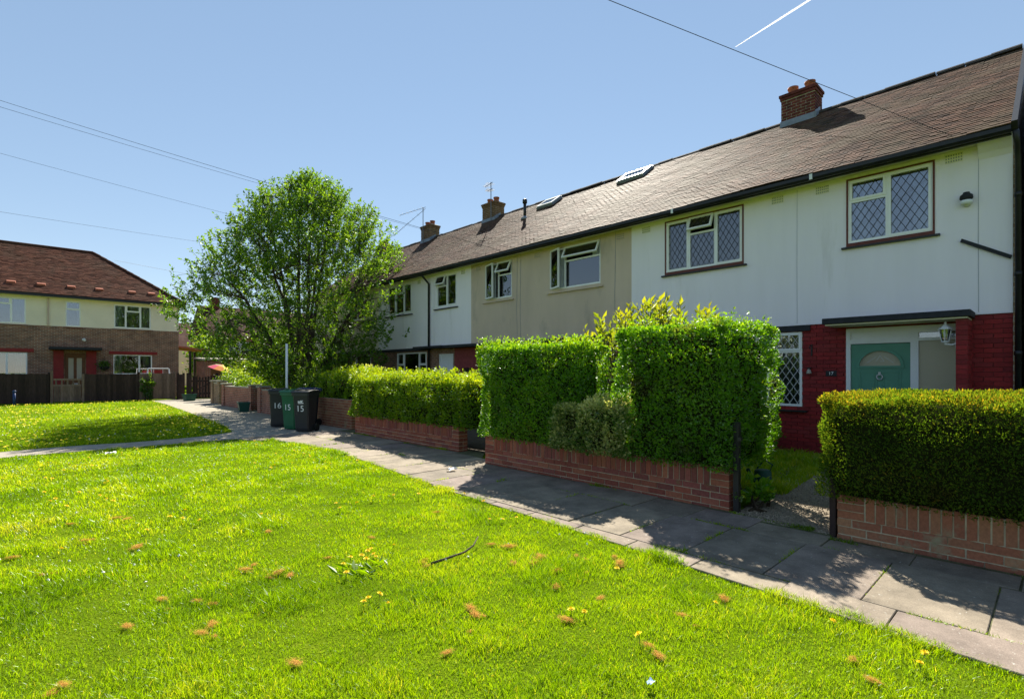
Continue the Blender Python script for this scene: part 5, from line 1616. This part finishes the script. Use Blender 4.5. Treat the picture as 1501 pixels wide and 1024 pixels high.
def bg_tree(label, m, x, y, h, rad, n, seed, L=.35):
    rng = np.random.default_rng(seed)
    t = thing('garden_tree', label, 'tree', (x, y, 0))
    mb = MB(); mb.tube([(x, y, -.1), (x + .1, y, h * .3), (x, y + .1, h * .75)], [h * .03, h * .022, h * .008], 8)
    k = 70
    u = unit(rng.normal(size=(k, 3))); rr = rng.random(k) ** .4
    cc = np.array([x, y, h * .58]) + u * rr[:, None] * np.array([rad, rad, h * .42])
    for i in range(14): mb.tube([(x, y, h * (.2 + .03 * i)), tuple(cc[i])], [h * .012, .01], 5)
    mb.build('trunk', 'bark', t, True)
    idx = rng.integers(0, k, n)
    p = cc[idx] + rng.normal(size=(n, 3)) * np.array([rad, rad, h * .4]) * .15
    rnd = np.clip(rng.normal(.4, .2, n) + rng.normal(0, .15, k)[idx], 0, 1)
    leaves('crown', m, p, rng.normal(size=(n, 3)), L, L * .6, t, rnd, rng=rng)
bg_tree('round yellow green tree between the lean-to and brick house', 'privet_y', 11.6, 49, 4.6, 1.6, 5000, 61, .22)
bg_tree('dark tree far behind the reddish roof', 'darkleaf', 20, 92, 9.5, 4.5, 5000, 62, .5)
bg_tree('dark tree far behind the hipped house corner', 'darkleaf', 14, 95, 9, 4, 4500, 63, .5)
bg_tree('dark leafy tree behind the brick house under the crown', 'darkleaf', 29, 88, 10, 5, 5000, 64, .5)
bg_tree('green tree in the garden beyond the end of the terrace', 'shrubleaf', 11.5, 33.5, 4.5, 1.7, 5000, 65, .16)
bg_tree('green leafy tree beside the garage beyond the gardens', 'privet_y', 15.5, 43, 4.2, 1.6, 4500, 66, .2)
bg_tree('green tree behind the end house of the terrace', 'shrubleaf', 16.5, 34, 5.5, 2.4, 5200, 67, .2)

# ================================================================== OVERHEAD WIRES + CONTRAIL
TH = R(43.5)
def at(px, py, d):
    r_ = (px - 750.5) / 759 * d
    return Vector((r_ * math.cos(TH) + d * math.sin(TH), -r_ * math.sin(TH) + d * math.cos(TH), H_EYE + (545 - py) / 759 * d))
MT['wire'] = mat('wire_sheath', (.05, .045, .055), .7, .1)
def wire(label, p, q, r_=.006, sag=.15, ext=.0):
    p, q = Vector(p), Vector(q)
    p = p + (p - q) * ext
    pts = []
    for k in range(25):
        f = k / 24; v = p.lerp(q, f); v.z -= sag * 4 * f * (1 - f) * .5; pts.append(v)
    mb = MB(); mb.tube(pts, r_, 5); o = mb.build('overhead_wire', 'wire')
    tag(o, label, 'wire', 'overhead wires')
wire('dark overhead wire reaching the eaves over the green door', at(900, 0, 6), (10.55, 1.12, 5.22), .0042, .05, 1.0)
wire('upper overhead wire running past the treetop to the terrace roof', at(0, 140, 14), (10.55, 11.6, 5.22), .0052, .3, .5)
wire('faint overhead wire just below the upper one', at(0, 150, 15), (14.3, 20.9, 8.35), .0052, .3, .5)
wire('overhead wire crossing low behind the treetop', at(0, 220, 20), (14.5, 25.5, 8.1), .0052, .3, .4)
wire('lowest overhead wire running from the hipped roof to the tree', at(0, 308, 26), at(420, 372, 40), .0065, .2, .4)
wire('thin overhead wire from the hip of the brick house roof', (4.3, 41.0, 8.6), at(420, 425, 55), .0075, .2)

mtr, nt, b, g = new_mat('vapour')
nt.nodes.remove(b)
tb = nd(nt, 'ShaderNodeBsdfTranslucent'); tb.inputs[0].default_value = (.9, .9, .9, 1)
nt.links.new(tb.outputs[0], nt.nodes['Material Output'].inputs[0]); MT['vapour'] = mtr
p0, p1 = at(1078, 69, 3600), at(1215, -18, 3300)
mb = MB(); mb.tube([p0, p0.lerp(p1, .5), p1], [2.0, 5.5, 7.0], 8)
tag(mb.build('contrail', 'vapour', None, True), 'short white aircraft trail high in the blue sky', 'contrail')

# ================================================================== LAWN
def grass_patch(n, region, dfun, rng):
    pass
def in_near(x, y): return (x < lawn_edge(y) + .03 * np.sin(y * 9) + .02 * np.sin(y * 23)) & (y < 13.06)
def in_far(x, y): return (y > 14.12 + .05 * np.sin(x * 2.3)) & (y < 34.2) & (x < np.interp(y, FAR_Y, FAR_X) + .03)
def grass(name, label, n, rmin, rmax, inside, hgt, wid, seed, amin=-8, amax=98, three=True):
    rng = np.random.default_rng(seed)
    # density falls with distance so that blades keep about the same spacing in view
    r_ = rmin * (rmax / rmin) ** rng.random(n)
    r_ = np.where(rng.random(n) < .35, np.sqrt(rmin ** 2 + (rmax ** 2 - rmin ** 2) * rng.random(n)), r_)
    a = np.radians(rng.uniform(amin, amax, n))
    x, y = r_ * np.sin(a), r_ * np.cos(a)
    k = inside(x, y); x, y, r_ = x[k], y[k], r_[k]; n = len(x)
    tuft = vnoise(x * 3.1 + 5, y * 3.1) * .6 + vnoise(x * 9, y * 9 + 3) * .4
    big = vnoise(x * .7, y * .7 + 20)
    keep = rng.random(n) < .35 + 1.1 * tuft
    x, y, r_, tuft, big = (v[keep] for v in (x, y, r_, tuft, big)); n = len(x)
    h = hgt * (.35 + 1.6 * tuft ** 1.8) * (.6 + .8 * rng.random(n)) * (.8 + .4 * big)
    tall = np.clip((vnoise(x * 2.3 + 40, y * 2.3 + 8) - .62) * 5, 0, 1)
    h = h * (1 + .7 * tall)
    w = wid * (.7 + .6 * rng.random(n)) * np.clip(r_ / 4.5, .8, 4)
    yaw = rng.random(n) * 6.283
    q = np.stack([np.cos(yaw), np.sin(yaw), np.zeros(n)], 1)
    lean = rng.random(n) * 6.283
    lk = (.25 + .75 * rng.random(n)) * h
    dl = np.stack([np.cos(lean) * lk, np.sin(lean) * lk, np.zeros(n)], 1)
    B = np.stack([x, y, np.zeros(n)], 1)
    up = np.array([0, 0, 1.])
    mid = B + dl * .35 + up * (h * .6)[:, None]
    tip = B + dl + up * (h * .95)[:, None]
    rnd = np.clip(.20 + .50 * big + .55 * (tuft - .5) - .28 * tall + rng.normal(0, .12, n) + (rng.random(n) < .035) * .6, 0, 1)
    if three:
        V = np.stack([B - q * (w * .5)[:, None], B + q * (w * .5)[:, None], mid + q * (w * .42)[:, None], mid - q * (w * .42)[:, None], tip], 1)
        b_ = (np.arange(n) * 5)[:, None]
        F = np.concatenate([b_ + np.array([[0, 1, 2]]), b_ + np.array([[0, 2, 3]]), b_ + np.array([[3, 2, 4]])]); kv = 5
    else:
        V = np.stack([B - q * (w * .5)[:, None], B + q * (w * .5)[:, None], tip], 1)
        b_ = (np.arange(n) * 3)[:, None]; F = b_ + np.array([[0, 1, 2]]); kv = 3
    o = np_mesh(name, 'grass', V.reshape(-1, 3), F, np.repeat(rnd, kv), None, 'stuff')
    tag(o, label, 'grass', kind='stuff')
    return n
grass('lawn_grass', 'bright sunlit lawn grass between the camera side and the slab pavement', 760000, 1.3, 14.5, in_near, .037, .0035, 91, -14, 106)
grass('far_lawn_grass', 'mown lawn grass beyond the cross path before the dark fence', 120000, 12, 40, in_far, .055, .0035, 92, -14, 20, False)
def in_edge(x, y): return (x > lawn_edge(y) - .10) & (x < lawn_edge(y) + .02 * vnoise(y * 3, y * .5)) & (y < 13.0)
grass('lawn_edge_grass', 'longer grass fringe hanging over the edge of the slabs', 700000, 3.4, 14, in_edge, .036, .0040, 95, 14, 104)
def in_17(x, y): return (x > 6.9) & (x < 10.75) & (y > 2.35 + .08 * (x - 7)) & (y < 7.1)
grass('garden_grass', 'shaded grass of the small garden before the red brick wall', 90000, 6.5, 13, in_17, .07, .006, 93, 40, 82)
# weeds in the joints and along the foot of the walls
def in_joint(x, y):
    c = np.zeros(len(x), bool)
    c |= (np.abs(x - 4.08) < .014) & (vnoise(x * 2, y * 2.2) > .52)
    c |= (np.abs(x - 5.08) < .018) & (vnoise(x * 2 + 4, y * 2.2) > .45)
    J = np.array(JOINTS)
    dj = np.min(np.abs(y[:, None] - J[None]), axis=1)
    c |= (dj < .010) & (x > 4.08) & (x < 5.08) & (vnoise(x * 3 + 1, y * 5) > .50)
    c |= (x > 5.55) & (x < 5.69) & (y < 1.4) & (x < 5.49)
    c |= (np.abs(x - 5.62) < .05) & (y > 2.4) & (y < 6.7) & (vnoise(x, y * 1.7 + 2) > .62)
    c |= (np.abs(x - 5.42) < .06) & (y < 1.45) & (vnoise(x, y * 2.3 + 4) > .6)
    c |= (np.abs(x - 6.06) < .05) & (y > 7.9) & (y < 12.3) & (vnoise(x, y * 1.9 + 6) > .6)
    c |= (np.abs(x - 5.58) < .06) & (y > 1.42) & (y < 2.42) & (vnoise(x * 3, y * 4) > .5)
    return c & (y < 13) & (x > lawn_edge(y))
grass('joint_weeds', 'small weeds and moss growing in the slab joints', 900000, 3.5, 14, in_joint, .030, .006, 94, 12, 100)

# dandelions, daisies, dry clippings, twig, litter
def dandelion_meshes():
    out = []
    for k in range(3):
        bm = bmesh.new()
        for ring, (r_, z_, n_) in enumerate(((.024, .004, 14), (.017, .010, 11), (.009, .014, 8))):
            for i in range(n_):
                a = 2 * math.pi * i / n_ + ring * .3 + random.uniform(-.1, .1); w = .004
                d = Vector((math.cos(a), math.sin(a), 0)); s_ = Vector((-d.y, d.x, 0))
                v = [bm.verts.new(d * .002 + Vector((0, 0, z_ * .4))), bm.verts.new(d * r_ * .6 + s_ * w + Vector((0, 0, z_))), bm.verts.new(d * r_ + Vector((0, 0, z_ + random.uniform(-.002, .004)))), bm.verts.new(d * r_ * .6 - s_ * w + Vector((0, 0, z_)))]
                bm.faces.new(v)
        me = bpy.data.meshes.new('flower_head'); bm.to_mesh(me); bm.free(); me.materials.append(MT['petal']); out.append(me)
    return out
DM = dandelion_meshes()
sm = MB(); sm.tube([(0, 0, 0), (.004, .002, .03), (.0, .004, .06)], .0022, 5)
st = sm.build('stalk', 'plas_green'); STM = st.data; bpy.data.objects.remove(st)
MT['stalk'] = mat('flower_stalk', (.08, .16, .03), .7, .1); STM.materials.clear(); STM.materials.append(MT['stalk'])
def gpos(px, py):
    d = 759 * H_EYE / (py - 545); v = at(px, py, d); return v.x, v.y
def spot(x, y, what):
    tx, ty = gpos(665, 822)
    if math.hypot(x - tx, y - ty) < .62: return what + ' close to the fallen twig on the lawn'
    if lawn_edge(y) - x < .55: return what + ' at the lawn edge beside the slab pavement'
    if y > 9.5: return what + ' in the lawn towards the crossing path'
    return what + ' out in the middle of the sunlit lawn'
def dandelion(x, y, s_=1.0):
    lab = spot(x, y, 'yellow dandelion flower')
    t = thing('dandelion', lab, 'flower', (x, y, 0), 'dandelions in the lawn')
    o = link('stalk', STM, t)
    h = link('flower_head', random.choice(DM), t); h.location = (0, .004, .058)
    h.rotation_euler = (random.uniform(-.5, .3), random.uniform(-.4, .4), random.random() * 6)
    t.scale = (s_, s_, s_ * random.uniform(.8, 1.1)); t.rotation_euler = (0, 0, random.random() * 6)
for (px, py) in ((506, 837), (514, 826), (533, 822), (541, 829), (549, 822), (552, 824), (546, 812), (537, 818), (558, 883), (547, 888), (535, 893), (570, 895), (505, 850), (834, 908), (855, 908), (940, 945), (1356, 967), (908, 842), (735, 768), (720, 767), (760, 764), (1223, 923), (1048, 896), (96, 812), (580, 806), (1350, 985)):
    x, y = gpos(px, py); dandelion(x + random.uniform(-.03, .03), y, random.uniform(.85, 1.15))
rg = np.random.default_rng(17)
cnt = 0
while cnt < 60:
    d = rg.uniform(6, 13.5); a = R(rg.uniform(1, 42)); x, y = d * math.sin(a), d * math.cos(a)
    if y < 12.9 and x < lawn_edge(y) - .1 and vnoise(x * .8 + 2, y * .8) > .42:
        dandelion(x, y, rg.uniform(.9, 1.2)); cnt += 1
dx_, dy_ = gpos(532, 840)
dp = thing('weed_rosette', 'leafy dandelion plant with broad dark leaves under yellow flowers', 'weed', (dx_, dy_, 0))
rr_ = np.random.default_rng(8); n = 46
aa_ = rr_.random(n) * 6.283
leaves('leaves', 'grass', np.stack([dx_ + .08 * rr_.normal(size=n), dy_ + .06 * rr_.normal(size=n), np.full(n, .02)], 1), np.stack([np.cos(aa_), np.sin(aa_), .25 + .4 * rr_.random(n)], 1), .085, .022, dp, rr_.random(n) * .3, kind=None, rng=rr_)
def flower_dots(name, label, m, n, inside, r_, seed, rng_r, ang, zz):
    rng = np.random.default_rng(seed)
    rr = np.sqrt(rng.uniform(rng_r[0] ** 2, rng_r[1] ** 2, n)); a = np.radians(rng.uniform(*ang, n))
    x, y = rr * np.sin(a), rr * np.cos(a)
    k = inside(x, y) & (vnoise(x * .6 + seed, y * .6) > .5); x, y = x[k], y[k]; n = len(x)
    V = []; F = []
    th = np.linspace(0, 2 * np.pi, 7)[:-1]
    z = zz * (.7 + .6 * rng.random(n)); s_ = r_ * (.7 + .6 * rng.random(n))
    ctr = np.stack([x, y, z + .012], 1)
    ring = np.stack([x[:, None] + s_[:, None] * np.cos(th), y[:, None] + s_[:, None] * np.sin(th), np.repeat(z[:, None], 6, 1) + rng.normal(0, .004, (n, 6))], 2)
    V = np.concatenate([ctr[:, None], ring], 1)
    b_ = (np.arange(n) * 7)[:, None]
    F = np.concatenate([b_ + np.array([[0, 1 + i, 1 + (i + 1) % 6]]) for i in range(6)])
    o = np_mesh(name, m, V.reshape(-1, 3), F, None, None, 'stuff'); tag(o, label, 'flowers', kind='stuff')
flower_dots('far_dandelions', 'scattered yellow dandelions over the far lawn', 'petal', 2600, in_far, .026, 5, (13, 34), (-8, 18), .06)
flower_dots('far_daisies', 'white daisies near the cross path on the far lawn', 'petal_w', 420, in_far, .014, 9, (13, 24), (-8, 18), .06)
flower_dots('near_daisies', 'tiny white daisies scattered in the sunlit near lawn', 'petal_w', 800, in_near, .009, 13, (3, 13), (-5, 80), .045)

def straw_mesh(seed):
    rng = np.random.default_rng(seed); n = 320
    P = rng.normal(0, 1, (n, 3)) * np.array([.042, .022, .009]) + np.array([0, 0, .040])
    D = rng.normal(size=(n, 3)) * np.array([1.3, .8, .25])
    D = unit(D); q = unit(np.cross(D, np.array([0, 0, 1.]) + rng.normal(0, .3, (n, 3)))) * .0010
    L = (.008 + .016 * rng.random(n))[:, None]
    V = np.stack([P - D * L - q, P + D * L - q, P + D * L + q, P - D * L + q], 1).reshape(-1, 3)
    F = (np.arange(n) * 4)[:, None] + np.array([[0, 1, 2, 3]])
    o = np_mesh('dry_grass_clump', 'straw', V, F, np.repeat(rng.random(n), 4)); me = o.data
    bpy.data.objects.remove(o); return me
SMS = [straw_mesh(s_) for s_ in (1, 2, 3, 4)]
def clump(x, y, s_):
    o = link('dry_grass_clump', random.choice(SMS), None, (x, y, .004))
    o.scale = (s_, s_, s_ * .9); o.rotation_euler = (0, 0, random.random() * 6.28)
    tag(o, spot(x, y, 'brown dry clump of grass clippings'), 'clippings', 'dry clippings on the lawn')
for (px, py, s_) in ((360, 838, 1), (408, 843, 1.2), (425, 846, .9), (290, 884, .8), (200, 806, 1.3), (186, 763, 1.0), (125, 795, 1), (170, 762, 1.1), (102, 770, .8), (18, 820, .9), (238, 882, .9), (295, 932, .9), (186, 922, .9), (312, 920, .8), (432, 976, .9), (92, 1008, .8), (393, 782, 1), (690, 895, 1), (697, 905, 1), (745, 805, 1.3), (752, 828, .9), (790, 822, 1.3), (783, 828, 1), (820, 838, .8), (815, 863, .9), (908, 830, 1.3), (830, 912, 1), (640, 753, .9), (720, 800, .8), (880, 880, .8), (965, 965, .9), (620, 827, .8), (845, 817, .7), (1060, 880, .9), (1000, 905, .8), (1250, 970, .7), (60, 845, .7), (480, 820, .7), (545, 790, .8), (655, 960, .7)):
    x, y = gpos(px, py)
    clump(x, y, s_ * .62)
    for k in range(random.choice((0, 0, 1, 2))): clump(x + random.gauss(0, .09), y + random.gauss(0, .09), random.uniform(.25, .5))
tg = MB(); pts = []
for (px, py, z) in ((632, 832, .035), (655, 826, .045), (680, 818, .05), (694, 809, .06), (701, 798, .075)):
    x, y = gpos(px, py); pts.append((x, y, z))
tg.tube(pts, [.011, .010, .009, .007, .004], 7)
tag(tg.build('fallen_twig', 'bark', None, True), 'fallen crooked twig lying on the sunny lawn', 'twig')
def scrap(label, px, py, w, m, seed):
    rng = np.random.default_rng(seed); x, y = gpos(px, py)
    mb = MB(); k = 5
    for i in range(k):
        for j in range(k):
            mb.v.append((x + w * (i / (k - 1) - .5), y + w * .7 * (j / (k - 1) - .5), .035 + rng.random() * w * .35))
    for i in range(k - 1):
        for j in range(k - 1):
            mb.f.append((i * k + j, (i + 1) * k + j, (i + 1) * k + j + 1, i * k + j + 1))
    tag(mb.build('litter_scrap', m), label, 'litter')
MT['wrap'] = mat('wrapper_foil', (.45, .58, .75), .3, .3, 60)
scrap('small crumpled pale blue wrapper lying in the near grass', 953, 1011, .045, 'wrap', 1)
scrap('flat white paper scrap on the lawn near the cross path', 162, 668, .16, 'white', 2)
scrap('white chip of stone lying on the slab pavement', 662, 692, .14, 'white', 3)
